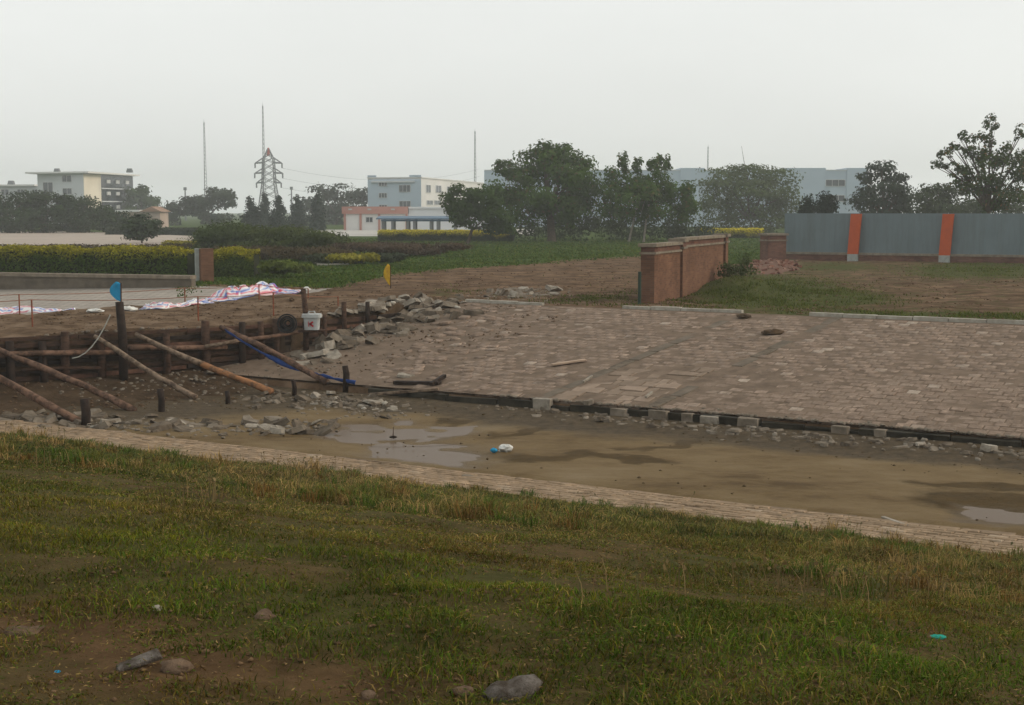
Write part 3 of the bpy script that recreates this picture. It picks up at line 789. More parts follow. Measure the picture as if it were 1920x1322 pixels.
def tree(name, label, d, basepx, blobs_px, n, leaf, col, trunk=0.2, bark=None, group=None, seed=1, limbs=True, clumps=14, spread=0.36, depth=0.85, stems=None, alt=None, altp=0.0, gz=None, cat='tree', hollow=0.55, flat=0.0):
    rs = np.random.default_rng(seed); s = mpp(d)
    b0 = D(basepx, 500, d); z0 = float(H(b0[0], b0[1])) if gz is None else gz
    base = np.array([b0[0], d, z0 - 0.03])
    root = empty(name, base); tag(root, label, cat, group)
    bl = []
    for q in blobs_px:
        px, py, rx, ry = q[:4]; c = D(px, py, d)
        dep = rx * s * depth
        off = q[4] if len(q) > 4 else rs.uniform(-0.3, 0.3) * dep
        bl.append((c[0], d + off, c[2], rx * s, dep, ry * s))
    pts, tone, ow = cloud(bl, n, rs, clumps, spread, hollow)
    k = pts[:, 2] > z0 + 0.02
    V, F, C = leaf_arrays(pts[k], leaf, colours(col, tone[k], rs, 0.14, alt, altp), rs, flat=flat, out=ow[k])
    fast('crown', V, F, M_leaf, root, C)
    if trunk:
        mb = MB(); random.seed(seed)
        zt = np.mean([q[2] for q in bl])
        top = np.array([np.mean([q[0] for q in bl]), d, zt])
        for sx in (stems or [0.0]):
            p0 = base + np.array([sx, 0, -0.1])
            f = 0.45 if not stems else 0.75
            fork = p0 + (top + np.array([sx * 0.6, 0, 0]) - p0) * f
            mid = (p0 + fork) / 2 + np.array([rs.normal(0, trunk * .5), 0, 0])
            mb.tube([p0, p0 + (mid - p0) * .15, mid, fork], [trunk * 1.45, trunk * 1.05, trunk * .9, trunk * .75], 8, wob=0.08)
            if limbs:
                for q in bl:
                    e = np.array(q[:3]); m = (fork + e) / 2 + np.array([0, 0, 0.08 * np.linalg.norm(e - fork)])
                    if len(stems or []) > 1 and (e[0] - base[0]) * sx < 0: continue
                    mb.tube([fork - (fork - p0) * .04, m, e], [trunk * .6, trunk * .35, trunk * .12], 6, wob=0.08)
                    for _ in range(3):
                        dirv = rs.normal(size=3); dirv /= np.linalg.norm(dirv)
                        mb.tube([m, e * .5 + m * .5 + dirv * q[3] * .3, e + dirv * q[3] * .7], [trunk * .26, trunk * .16, trunk * .06], 5)
        mb.build('trunk', bark or M_bark, root, smooth=True)
    return root
GRN = (0.050, 0.092, 0.010); DRK = (0.036, 0.068, 0.010); PINE = (0.027, 0.048, 0.015); OLV = (0.062, 0.075, 0.026)

# the group of trees in the middle
tree('broadleaf_tree', 'broad dark green tree with a thick trunk in the middle of the lawn', 137, 1034,
     [(1015, 300, 62, 34), (1060, 310, 55, 38), (960, 345, 50, 38), (1040, 350, 78, 48), (1085, 350, 48, 40), (985, 390, 58, 32), (1070, 392, 56, 30), (1018, 285, 20, 20), (1068, 290, 22, 20), (945, 315, 22, 18), (1095, 305, 18, 18)],
     15000, 0.36, GRN, 0.42, seed=21, alt=(0.10, 0.085, 0.03), altp=0.06)
tree('small_broadleaf_tree', 'low dark tree with a bushy crown left of the broad tree', 128, 876,
     [(868, 372, 36, 24), (905, 378, 40, 30), (880, 405, 36, 24), (850, 385, 20, 18), (925, 405, 36, 28), (950, 420, 30, 22)],
     7500, 0.33, DRK, 0.16, seed=22)
tree('slender_tree', 'green tree on two thin pale stems right of the broad tree', 134, 1192,
     [(1170, 345, 40, 34), (1230, 350, 44, 36), (1200, 380, 62, 36), (1270, 372, 34, 36), (1145, 375, 26, 32), (1168, 305, 13, 20), (1195, 312, 11, 20), (1228, 306, 15, 16), (1247, 305, 13, 16), (1285, 395, 26, 28)],
     10500, 0.34, GRN, 0.10, M_palebark, seed=23, stems=[-0.72, 0.72], alt=(0.12, 0.10, 0.03), altp=0.06)
tree('understorey_shrub', 'dark thicket of shrubs beneath the middle trees', 142, 1130,
     [(980, 428, 40, 24), (1050, 425, 50, 26), (1110, 420, 50, 30), (1175, 424, 46, 28), (1240, 420, 46, 28), (1290, 428, 40, 22), (1320, 436, 30, 14)],
     6500, 0.32, (0.034, 0.050, 0.016), 0, seed=24, cat='shrub', spread=0.5)
tree('flat_topped_tree', 'hazy tree with layered flat top before the pale blue building', 190, 1400,
     [(1400, 322, 70, 12), (1350, 338, 46, 14), (1450, 340, 52, 14), (1400, 355, 80, 20), (1345, 375, 40, 24), (1465, 370, 42, 22), (1400, 395, 70, 30), (1480, 395, 34, 24), (1350, 415, 40, 22), (1450, 420, 50, 20)],
     10500, 0.42, (0.070, 0.096, 0.030), 0.3, seed=25, spread=0.45)
tree('round_juniper', 'dark rounded evergreen, taller of the pair behind the hoarding', 112, 1548, [(1548, 385, 20, 28), (1548, 410, 24, 40)], 2600, 0.24, (0.018, 0.030, 0.020), 0.1, seed=26, limbs=False, spread=0.5, hollow=0.3)
tree('round_juniper', 'dark rounded evergreen, shorter of the pair behind the hoarding', 110, 1517, [(1517, 392, 18, 22), (1517, 415, 22, 36)], 2400, 0.24, (0.018, 0.030, 0.020), 0.1, seed=27, limbs=False, spread=0.5, hollow=0.3)
tree('pine_tree', 'layered pine standing behind the first orange post', 140, 1655,
     [(1655, 318, 26, 14), (1630, 335, 22, 13), (1678, 336, 24, 13), (1655, 352, 46, 15), (1625, 372, 36, 13), (1684, 372, 30, 14), (1655, 392, 52, 18), (1650, 425, 44, 24)],
     5200, 0.36, (0.036, 0.052, 0.032), 0.22, seed=28, spread=0.45)
tree('tall_open_tree', 'tall open tree with upswept branches above the hoarding at right edge', 104, 1862,
     [(1855, 240, 16, 24), (1835, 268, 22, 24), (1870, 285, 30, 34), (1845, 320, 40, 32), (1890, 330, 40, 40), (1805, 255, 12, 12), (1820, 285, 18, 14), (1790, 275, 16, 10), (1770, 290, 18, 10), (1757, 308, 14, 10), (1790, 312, 22, 10), (1830, 350, 40, 22), (1880, 370, 60, 30), (1912, 250, 12, 18), (1915, 290, 18, 24), (1800, 330, 24, 12), (1940, 310, 30, 40)],
     7600, 0.24, (0.046, 0.072, 0.018), 0.17, seed=29, clumps=16, spread=0.30, alt=(0.16, 0.10, 0.04), altp=0.07)
tree('leafy_tree', 'hazy low tree mass between pine and tall open tree', 150, 1765, [(1740, 370, 40, 22), (1780, 362, 36, 20), (1720, 390, 34, 22), (1790, 395, 60, 26), (1860, 395, 60, 26), (1930, 390, 50, 30)], 5200, 0.42, (0.040, 0.056, 0.022), 0.2, seed=30, spread=0.45)
tree('garden_shrub', 'loose green bush growing at the far end of the brick wall', 52.5, 1378, [(1376, 500, 26, 14), (1396, 488, 12, 12), (1362, 512, 18, 12), (1400, 510, 18, 10)], 750, 0.11, (0.060, 0.078, 0.024), 0.02, seed=31, cat='shrub', spread=0.5)
# left side
random.seed(3)
for k, (cx, lab, bl) in enumerate([
    (25, 'dark pine at the left edge beyond the plaza', [(10, 385, 34, 22), (45, 372, 30, 14), (20, 405, 50, 20), (-20, 390, 30, 26), (20, 424, 50, 14), (-30, 420, 40, 16)]),
    (85, 'dark spreading pine below the white building', [(70, 372, 32, 13), (100, 384, 36, 20), (85, 405, 46, 22), (60, 392, 30, 18), (85, 424, 46, 14)]),
    (150, 'dark pine in front of the sunlit cream gable', [(135, 375, 34, 15), (165, 390, 38, 18), (150, 408, 46, 20), (120, 392, 30, 16), (150, 424, 46, 14)]),
    (205, 'dark pine at the end of the row by the white building', [(195, 400, 26, 16), (205, 412, 34, 18), (230, 420, 22, 12), (210, 427, 34, 11)])]):
    tree('pine_tree', lab, 186 + k * 2, cx, bl, 5000, 0.40, PINE, 0.22, seed=41 + k, spread=0.42, group='dark pines behind the plaza')
tree('ornamental_bush', 'lone bushy tree growing on the plaza behind the hedge', 128, 268, [(268, 415, 32, 12), (250, 425, 24, 12), (285, 425, 26, 13), (268, 438, 36, 12)], 3600, 0.26, (0.042, 0.060, 0.030), 0.1, seed=46, cat='shrub', spread=0.42)
tree('leafy_tree', 'hazy round tree behind the dark glazed building end', 330, 268, [(262, 368, 28, 20), (285, 382, 20, 14), (255, 385, 30, 24)], 1900, 0.9, DRK, 0.3, seed=47)
tree('leafy_tree', 'hazy broad tree standing under the left radio mast', 285, 400, [(400, 368, 36, 14), (375, 380, 34, 16), (425, 378, 22, 16), (400, 398, 46, 20), (340, 388, 34, 16), (320, 402, 26, 18)], 4200, 0.75, (0.040, 0.055, 0.032), 0.35, seed=48)
tree('leafy_tree', 'wide hazy tree mass left of the white block', 300, 630, [(600, 365, 38, 16), (640, 362, 44, 15), (680, 364, 36, 16), (620, 385, 60, 24), (680, 392, 50, 26), (570, 385, 30, 20), (650, 410, 80, 20)], 5200, 0.8, (0.040, 0.055, 0.032), 0.35, seed=49)
for k, (px, top, w, d, lab) in enumerate([(469, 371, 19, 205, 'squat dark cypress at the left of the cypress row'), (497, 364, 13, 230, 'hazy cypress in front of the pylon foot'), (522, 367, 18, 205, 'pointed cypress right of the pylon'), (558, 368, 17, 220, 'hazy cypress third from the salmon building'), (596, 362, 17, 208, 'tall narrow cypress nearest the salmon building')]):
    bl = [(px, top + 10, w * .35, 12), (px, top + 26, w * .7, 14), (px, top + 45, w, 18), (px, top + 62, w * 1.02, 16)]
    tree('cypress', lab, d, px, bl, 2600, 0.42, (0.024, 0.038, 0.026), 0.15, seed=61 + k, limbs=False, spread=0.5, hollow=0.3, depth=1.0, group='cypresses in a row')
# shrub mounds between lawn and plaza
for k, (lab, d, bx, bl, col, n) in enumerate([
    ('large rounded dark green shrub left of the mounds', 104, 425, [(425, 435, 56, 18), (395, 442, 32, 14), (455, 440, 42, 16), (425, 455, 58, 12)], (0.052, 0.074, 0.016), 8500),
    ('rounded olive shrub in the middle of the mounds', 100, 515, [(515, 440, 50, 17), (555, 443, 42, 15), (485, 446, 30, 13), (520, 458, 60, 12)], (0.062, 0.080, 0.017), 8000),
    ('rounded shrub sloping down at the right of the mounds', 98, 610, [(600, 446, 42, 14), (632, 454, 30, 10), (575, 452, 36, 12), (610, 462, 46, 10)], (0.056, 0.074, 0.017), 7000),
    ('dark reddish brown bedding shrub before the mounds', 84, 510, [(480, 476, 60, 12), (560, 474, 60, 11), (620, 473, 40, 10), (430, 472, 30, 10)], (0.078, 0.056, 0.026), 7500),
    ('long dark red bedding shrub below the clipped yellow hedge', 92, 745, [(690, 462, 60, 9), (760, 466, 60, 10), (800, 468, 36, 9), (850, 462, 30, 7)], (0.078, 0.052, 0.032), 6500),
    ('low dark green shrub beside the short stone path', 78, 640, [(610, 484, 34, 9), (660, 486, 28, 8)], (0.045, 0.056, 0.024), 2600),
    ('low yellow green shrub by the lawn', 76, 668, [(655, 484, 34, 7), (690, 482, 20, 7)], (0.22, 0.20, 0.02), 2600),
    ('low dark shrub at the lawn edge right of the yellow one', 78, 720, [(720, 484, 26, 8), (740, 481, 18, 7)], (0.036, 0.046, 0.024), 1600),
    ('low green and yellow shrub right of the brick gatepost', 63, 530, [(520, 500, 36, 10), (558, 500, 30, 8)], (0.090, 0.115, 0.02), 3200)]):
    tree('garden_shrub', lab, d, bx, bl, n, 0.20, col, 0, seed=71 + k, cat='shrub', spread=0.5, hollow=0.45, clumps=22, group='shrubs bordering the lawn')

def hedge(name, label, p, q, w, h, n, leaf, side, top, seed, topfrac=0.3, wav=0.1):
    rs = np.random.default_rng(seed); p = np.array(p, float); q = np.array(q, float)
    L = np.linalg.norm(q[:2] - p[:2]); dv_ = (q[:2] - p[:2]) / L; nv = np.array([-dv_[1], dv_[0]])
    root = empty(name, (*((p[:2] + q[:2]) / 2), 0)); tag(root, label, 'hedge')
    t = rs.random(n) * L; kind = rs.random(n)
    hh = h * (1 - wav + 2 * wav * fbm(t * 0.9, np.full(n, seed * 1.7), seed))
    zz = np.where(kind < 0.45, hh + rs.normal(0, 0.05, n), rs.uniform(0.02, 1, n) * hh)
    bulge = 1 + 0.16 * (fbm(t * 1.3, zz * 1.6, seed + 5) - 0.45)
    s = np.where(kind < 0.45, rs.uniform(-.5, .5, n) * w, np.sign(rs.random(n) - 0.5) * (w / 2) * bulge + rs.normal(0, 0.05, n))
    xy_ = p[:2] + t[:, None] * dv_ + s[:, None] * nv
    cen = np.column_stack([xy_, zz])
    tf = topfrac * (0.3 + 1.5 * fbm(t * 0.8, np.zeros(n), seed + 9))
    yel = sstep(1 - 1.5 * tf, 1.0, zz / hh) * rs.uniform(0.45, 1.0, n)
    c = (np.array(side) * (1 - yel[:, None]) + np.array(top) * yel[:, None]) * rs.uniform(0.6, 1.4, (n, 1))
    ow = np.column_stack([np.where(kind[:, None] < .45, 0, np.sign(s)[:, None] * nv), np.where(kind < .45, 1.0, .35)])
    V, F, C = leaf_arrays(cen, leaf, c, rs, out=ow)
    fast('foliage', V, F, M_leaf, root, C)
    mb = MB(); mb.box(((p[0] + q[0]) / 2, (p[1] + q[1]) / 2, h * 0.42), (L * .995, w * 0.84, h * 0.84), math.atan2(dv_[1], dv_[0]))
    mb.build('dark_core', simple('hedge_core', (0.030, 0.034, 0.016), (0.018, 0.020, 0.011), 5, 0.95, 0.6, 0.05), root)  # solid dark box added inside the leaves to block light
    return root
YEL = (0.36, 0.31, 0.015)
hedge('clipped_hedge', 'long clipped hedge with golden top behind the low wall', G(-330, 508), G(366, 516), 1.6, 1.22, 30000, 0.12, (0.056, 0.092, 0.012), YEL, 91, 0.32, 0.2)
hedge('clipped_hedge', 'short end of the golden topped hedge right of the brick gatepost', G(398, 517), G(482, 517), 1.7, 1.15, 6000, 0.12, (0.066, 0.098, 0.018), YEL, 92, 0.3, 0.25)
hedge('clipped_hedge', 'dark reddish hedge in front of the plaza', G(-330, 480), G(360, 477), 1.3, 0.62, 9000, 0.16, (0.060, 0.044, 0.026), (0.075, 0.056, 0.028), 93)
hedge('clipped_hedge', 'yellow topped low hedge between plaza and round shrubs', G(310, 466), G(462, 468), 1.2, 0.55, 3000, 0.18, (0.060, 0.070, 0.022), YEL, 94, 0.6)
hedge('clipped_hedge', 'long clipped hedge with bright yellow top before the blue roofed shed', G(713, 451), G(962, 452), 2.0, 0.98, 15000, 0.17, (0.026, 0.036, 0.014), (0.75, 0.62, 0.02), 95, 0.42, 0.03)
hedge('clipped_hedge', 'short yellow topped hedge behind the brick wall', G(1306, 446), G(1430, 446), 1.8, 0.95, 4800, 0.22, (0.045, 0.056, 0.02), (0.75, 0.62, 0.02), 96, 0.6, 0.04)
hedge('clipped_hedge', 'dark distant hedge at the back of the plaza', G(205, 440), G(372, 441), 2.0, 0.8, 3000, 0.3, (0.035, 0.048, 0.028), (0.05, 0.062, 0.03), 97)

# ---- foreground grass, weeds and straw: nobody could count the blades
def blades(n, seed):
    rs = np.random.default_rng(seed)
    d = (rs.random(n * 4) ** 1.0)
    d = (4.0 ** 0.5 + d * (25.5 ** 0.5 - 4.0 ** 0.5)) ** 2          # more blades per square metre close by
    x = (rs.random(n * 4) - 0.5) * (d * 0.98 + 3.0)
    u, v = uv(x, d)
    ok = (v < 19.75 + 0.25 * (vnoise(u * 2, v * 2, 4) - .5)) & (v > 2.6)
    x, y, d, u, v = x[ok], d[ok], d[ok], u[ok], v[ok]
    px, py = P(x, y, terr(x, y))
    cov = fbm(u * 0.9, v * 0.9, 101)
    bare = 0.95 * blob(px, py, 130, 1165, 250, 46) + 0.8 * blob(px, py, 300, 1250, 170, 36) + 0.62 * blob(px, py, 640, 1290, 160, 40) + 0.7 * blob(px, py, 900, 1262, 170, 36) + 0.55 * blob(px, py, 560, 1165, 120, 26) + 0.5 * blob(px, py, 1120, 1300, 200, 26)
    fine_ = fbm(u * 3.1, v * 3.1, 103)
    bare = np.clip(bare - 0.8 * blob(px, py, 140, 1200, 55, 14) - 0.9 * blob(px, py, 440, 1196, 90, 18) - 0.8 * blob(px, py, 300, 1180, 60, 12) - 0.9 * blob(px, py, 250, 1292, 170, 22) - 0.7 * blob(px, py, 800, 1235, 80, 18), 0, 1)
    keep = rs.random(len(x)) > np.clip((0.38 - fine_) * 1.4 + bare * 1.12 + (0.42 - cov) * 1.6 * (bare > 0.12) + (0.37 - cov) * 2.0, 0, 0.97)
    edge = sstep(18.9, 19.8, v); keep &= rs.random(len(x)) > edge * 0.65
    x, y, d, u, v, px, py = [q[keep] for q in (x, y, d, u, v, px, py)]
    x, y, d, u, v, px, py = [q[:n] for q in (x, y, d, u, v, px, py)]
    m = len(x)
    tall = sstep(8.5, 12.5, v)
    clump = fbm(u * 1.6, v * 1.6, 111)
    hgt = (0.036 + 0.088 * tall * sstep(19.4, 16.5, v) + 0.02 * rs.random(m)) * (0.12 + 1.75 * clump ** 1.4) * rs.uniform(0.4, 1.25, m)
    # colour of each blade: green, olive, straw or brown, in drifts
    nz = np.clip((fbm(u * 0.5, v * 0.9, 121) - .47) * 2.2 + .47, 0, 1); n2 = fbm(u * 1.4, v * 1.4, 131)
    green = np.array([0.050, 0.096, 0.007]); olive = np.array([0.106, 0.100, 0.006]); straw = np.array([0.30, 0.200, 0.078]); grey = np.array([0.052, 0.070, 0.022]); brown = np.array([0.128, 0.070, 0.018])
    wg = 0.8 * blob(px, py, 1000, 1180, 900, 90) + 0.9 * blob(px, py, 1750, 1270, 500, 60) + 0.6 * blob(px, py, 300, 1075, 560, 60) + 0.5 * blob(px, py, 430, 1200, 160, 40) + 0.15
    wo = 0.9 * blob(px, py, 250, 990, 480, 70) + 0.5 * blob(px, py, 900, 1110, 700, 60) + 0.2
    wb = 0.8 * blob(px, py, 1600, 1130, 420, 60) + 0.4 * blob(px, py, 950, 1040, 400, 50) + 0.35 * blob(px, py, 200, 1290, 500, 60) + 0.14
    wy = 0.9 * blob(px, py, 640, 890, 260, 36) + 0.5 * blob(px, py, 450, 950, 320, 36) + 0.35 * blob(px, py, 1050, 980, 300, 40) + 0.35 * blob(px, py, 1720, 1080, 300, 60) + 0.06
    wr = 0.9 * sstep(1010, 880, py - (px - 700) * 0.09) + 0.12
    W = np.stack([wg * (0.4 + 1.4 * nz), wo, wy * (0.3 + 1.4 * n2), wr, wb * (0.3 + 1.4 * (1 - nz))], -1)
    W = W ** 1.4 * rs.gamma(0.3, 1, (m, 5)) + 1e-5; W /= W.sum(1, keepdims=True)
    C = W @ np.stack([green, olive, straw, grey, brown]); C *= rs.uniform(0.45, 1.7, (m, 1)) * (0.35 + 1.3 * fbm(u * 1.7, v * 1.7, 141))[:, None]
    wid = np.maximum(0.0045, 0.00062 * d) * rs.uniform(0.7, 1.5, m)
    th = rs.random(m) * 2 * np.pi; lean = rs.uniform(0.15, 1.9, m); ld = rs.random(m) * 2 * np.pi
    base = np.column_stack([x, y, terr(x, y) - 0.01])
    sd = np.column_stack([np.cos(th), np.sin(th), np.zeros(m)]) * wid[:, None] / 2
    le = np.column_stack([np.cos(ld), np.sin(ld), np.zeros(m)]) * (hgt * lean)[:, None]
    up = np.column_stack([np.zeros(m), np.zeros(m), hgt])
    mid = base + up * 0.6 + le * 0.35
    tip = base + up * (1 - 0.25 * lean[:, None]) + le
    V = np.stack([base - sd, base + sd, mid + sd * .8, mid - sd * .8, tip], 1).reshape(-1, 3)
    i = np.arange(m)[:, None] * 5
    F = np.concatenate([i + np.array([[0, 1, 2]]), i + np.array([[0, 2, 3]]), i + np.array([[3, 2, 4]])])
    return V, F, np.repeat(C, 5, axis=0)
V, F, C = blades(600000, 5)
tag(fast('grass', V, F, M_blade, None, C), 'rough green and straw coloured grass on the near bank', 'grass', kind='stuff')
def tussocks():
    rs = np.random.default_rng(88); K = 420
    d = (7.0 ** .5 + rs.random(K * 3) * (24 ** .5 - 7.0 ** .5)) ** 2; x = (rs.random(K * 3) - .5) * d * .95; u, v = uv(x, d)
    ok = (v < 18.9) & (v > 7.5) & (fbm(u * .5, v * .5, 201) > .42); x, d = x[ok][:K], d[ok][:K]; K = len(x)
    ex = [(G(a, b, z)[:2]) for a, b, z in ((560, 890, -1.5), (590, 893, -1.5), (540, 884, -1.5), (630, 905, -1.45), (660, 912, -1.4), (380, 935, -1.2), (420, 930, -1.25), (40, 830, -1.5), (80, 828, -1.5), (20, 850, -1.4), (1560, 1010, -1.55), (1680, 1030, -1.55))]
    x = np.concatenate([x, [e[0] for e in ex]]); y = np.concatenate([d, [e[1] for e in ex]]); nat = np.concatenate([np.zeros(K), np.ones(len(ex))])
    nb = 64; m = len(x) * nb
    kind = rs.random(len(x)); pal = np.array([[.30, .20, .075], [.062, .098, .012], [.11, .10, .02], [.16, .09, .025]])
    ci = np.where(nat > 0, 0, np.where(kind < .22, 0, np.where(kind < .60, 1, np.where(kind < .85, 2, 3))))
    X = np.repeat(x, nb) + rs.normal(0, .07, m); Y = np.repeat(y, nb) + rs.normal(0, .07, m); R = np.repeat(np.sqrt(x * x + y * y), nb)
    C = pal[np.repeat(ci, nb)] * rs.uniform(.5, 1.4, (m, 1)); hgt = np.repeat(rs.uniform(.09, .20, len(x)) * (1 + .5 * nat), nb) * rs.uniform(.5, 1.3, m)
    ld = rs.random(m) * 6.283; lean = rs.uniform(.2, 1.5, m); wid = np.maximum(.004, .00055 * R)
    base = np.column_stack([X, Y, terr(X, Y) - .01]); sd = np.column_stack([-np.sin(ld), np.cos(ld), np.zeros(m)]) * wid[:, None] / 2
    le = np.column_stack([np.cos(ld), np.sin(ld), np.zeros(m)]) * (hgt * lean)[:, None]; up = np.column_stack([np.zeros(m), np.zeros(m), hgt])
    mid = base + up * .65 + le * .35; tip = base + up * (1 - .35 * lean[:, None] / 1.5) + le
    V = np.stack([base - sd, base + sd, mid + sd * .8, mid - sd * .8, tip], 1).reshape(-1, 3); i = np.arange(m)[:, None] * 5
    return V, np.concatenate([i + [[0, 1, 2]], i + [[0, 2, 3]], i + [[3, 2, 4]]]), np.repeat(C, 5, axis=0)
V, F, C = tussocks()
tag(fast('grass', V, F, M_blade, None, C), 'longer green and straw tussocks standing out of the bank grass', 'grass', kind='stuff')
def stalks():
    rs = np.random.default_rng(77); mb = MB(); spots = []
    for cx, cy, sx, k, hh in ((560, 885, 40, 90, .24), (640, 905, 40, 60, .2), (380, 925, 60, 50, .18), (1000, 935, 120, 20, .16), (1560, 1000, 30, 8, .22), (1672, 1010, 12, 5, .26), (1590, 995, 8, 4, .24), (1800, 1040, 60, 14, .2), (60, 815, 60, 40, .22), (1380, 1100, 160, 60, .15), (1740, 1110, 120, 60, .15), (300, 870, 200, 40, .18)):
        for _ in range(k): spots.append((cx + rs.normal(0, sx), cy + abs(rs.normal(0, 14)), hh))
    Vs, Fs, Cs = [], [], []
    base = 0
    for px, py, hh in spots:
        p = hit(px, py)
        hgt = hh * rs.uniform(.6, 1.25); a = rs.random() * 6.28; le = hgt * rs.uniform(.1, .6)
        c = np.array([0.22, 0.155, 0.07]) * rs.uniform(.6, 1.1) if rs.random() < .72 else np.array([0.10, 0.10, 0.04])
        pts = [p, p + [math.cos(a) * le * .3, math.sin(a) * le * .3, hgt * .6], p + [math.cos(a) * le, math.sin(a) * le, hgt]]
        w = np.array([math.cos(a + 1.57), math.sin(a + 1.57), 0]) * 0.0035
        q = np.array([pts[0] - w, pts[0] + w, pts[1] + w * .8, pts[1] - w * .8, pts[2] + w * .6, pts[2] - w * .6])
        Vs.append(q); Fs += [(base, base + 1, base + 2, base + 3), (base + 3, base + 2, base + 4, base + 5)]; Cs.append(np.tile(c, (6, 1))); base += 6
        for _ in range(4):                                    # seed head
            e = pts[2] + rs.normal(0, .012, 3); s = rs.normal(0, .008, 3); r = rs.normal(0, .006, 3)
            Vs.append(np.array([e - s, e + r, e + s, e - r])); Fs.append((base, base + 1, base + 2, base + 3)); Cs.append(np.tile(c * .9, (4, 1))); base += 4
    return np.concatenate(Vs), np.array(Fs), np.concatenate(Cs)
V, F, C = stalks()
tag(fast('weeds', V, F, M_blade, None, C), 'dry straw weed stalks with seed heads along the ledge', 'weeds', kind='stuff')
# low green tufts out on the rough yard and along the kerb
def tufts():
    rs = np.random.default_rng(13); n = 230000
    px = rs.uniform(690, 2050, n); py = rs.uniform(488, 604, n)
    g = 0.95 * blob(px, py, 1400, 548, 150, 28) + 0.8 * blob(px, py, 1700, 594, 260, 8) + 0.7 * blob(px, py, 1840, 506, 130, 13) + 0.5 * blob(px, py, 1570, 560, 100, 12) + 0.5 * blob(px, py, 830, 552, 60, 12) + 0.45 * blob(px, py, 1120, 562, 90, 10)
    r = np.array([STH, CTH])
    rx, ry, rz = px - CX, STH * (CY - py) + CTH * FPX, CTH * (CY - py) - STH * FPX
    t = -EYE / rz; x, y = rx * t, ry * t
    u, v = uv(x, y)
    k = (rs.random(n) < g * (0.2 + 1.2 * (fbm(x * .9, y * .9, 7) > 0.46))) & (v > V_TOP + 0.25) & (damz(x, y) < -0.5)
    x, y = x[k], y[k]; m = len(x)
    b = np.column_stack([x, y, terr(x, y) - .01]); h = rs.uniform(.03, .12, m); th = rs.random(m) * 6.28; w = 0.02
    sd = np.column_stack([np.cos(th), np.sin(th), np.zeros(m)]) * w
    tip = b + np.column_stack([rs.normal(0, .06, m), rs.normal(0, .06, m), h])
    V = np.stack([b - sd, b + sd, tip], 1).reshape(-1, 3); F = np.arange(3 * m).reshape(m, 3)
    C = np.array([0.062, 0.084, 0.014]) * rs.uniform(.6, 1.4, (m, 1)) + rs.random((m, 1)) ** 4 * np.array([.06, .03, .005])
    return V, F, np.repeat(C, 3, axis=0)
V, F, C = tufts()
tag(fast('grass', V, F, M_blade, None, C), 'patchy green grass growing on the churned yard', 'grass', kind='stuff')

# short turf of the lawn
def lawn_turf():
    rs = np.random.default_rng(23); n = 150000
    px = rs.uniform(330, 1480, n); py = rs.uniform(447, 545, n)
    rx, ry, rz = px - CX, STH * (CY - py) + CTH * FPX, CTH * (CY - py) - STH * FPX
    t = -EYE / rz; x, y = rx * t, ry * t; u, v = uv(x, y)
    lim = np.interp(px, [340, 380, 480, 620, 735, 1000, 1190, 1360, 1440, 1500], [540, 531, 534, 538, 513, 492, 479, 497, 490, 486])
    k = (py < lim + rs.normal(0, 2.5, n)) & (v > V_TOP + 1) & (rs.random(n) < .25 + 1.4 * (fbm(x * .35, y * .35, 61) - .25)) & (damz(x, y) < -.4)
    x, y = x[k], y[k]; m = len(x); b = np.column_stack([x, y, terr(x, y) - .01]); th = rs.random(m) * 6.28; w = .0009 * y
    sd = np.column_stack([np.cos(th), np.sin(th), np.zeros(m)]) * w[:, None]; tip = b + np.column_stack([rs.normal(0, .05, m), rs.normal(0, .05, m), rs.uniform(.03, .13, m)])
    C = np.array([.044, .078, .012]) * rs.uniform(.6, 1.5, (m, 1)) + rs.random((m, 1)) ** 5 * np.array([.08, .05, .01])
    return np.stack([b - sd, b + sd, tip], 1).reshape(-1, 3), np.arange(3 * m).reshape(m, 3), np.repeat(C, 3, axis=0)
V, F, C = lawn_turf()
tag(fast('grass', V, F, M_blade, None, C), 'short mown grass of the lawn beyond the dirt', 'grass', kind='stuff')

# ================================================================== BUILDINGS AND MASTS
def quadpt(p0, p1, t, z):
    return np.array([p0[0] + (p1[0] - p0[0]) * t, p0[1] + (p1[1] - p0[1]) * t, z])
def face_px(p0, p1, px):
    """fraction along the line p0-p1 (plan) seen at photo column px"""
    k = (px - CX) / (ray(px, HY)[1])
    return (k * p0[1] - p0[0]) / ((p1[0] - p0[0]) - k * (p1[1] - p0[1]))
def z_at(py, d): return float(D(960, py, d)[2])
def window_on(root, p0, p1, px0, px1, py0, py1, panes=2, glass=None, name='window', sill=True):
    t0, t1 = face_px(p0, p1, px0), face_px(p0, p1, px1)
    a, b = quadpt(p0, p1, t0, 0), quadpt(p0, p1, t1, 0)
    d = (a[1] + b[1]) / 2; z1, z0 = z_at(py0, d), z_at(py1, d)
    dr = (b - a)[:2]; L = np.linalg.norm(dr); dr /= L; nv = np.array([dr[1], -dr[0]])
    if nv[1] > 0 and abs(nv[1]) > .3: nv = -nv
    rz = math.atan2(dr[1], dr[0]); c = (a + b) / 2
    mb = MB(); bw = 0.10
    for zz in (z0, z1): mb.box((c[0] + nv[0] * .05, c[1] + nv[1] * .05, zz), (L + bw, .16, bw), rz)
    for k in range(panes + 1):
        q = a + (b - a) * k / panes
        mb.box((q[0] + nv[0] * .045, q[1] + nv[1] * .045, (z0 + z1) / 2), (bw * (1 if k in (0, panes) else .7), .14, z1 - z0 - bw), rz)
    w = mb.build(name, M_frame, root)
    for k in range(panes):
        q = a + (b - a) * (k + .5) / panes
        MB().box((q[0] + nv[0] * .01, q[1] + nv[1] * .01, (z0 + z1) / 2), (L / panes - .06, .06, z1 - z0 - .06), rz).build('pane', glass or M_glass, w)
    return w
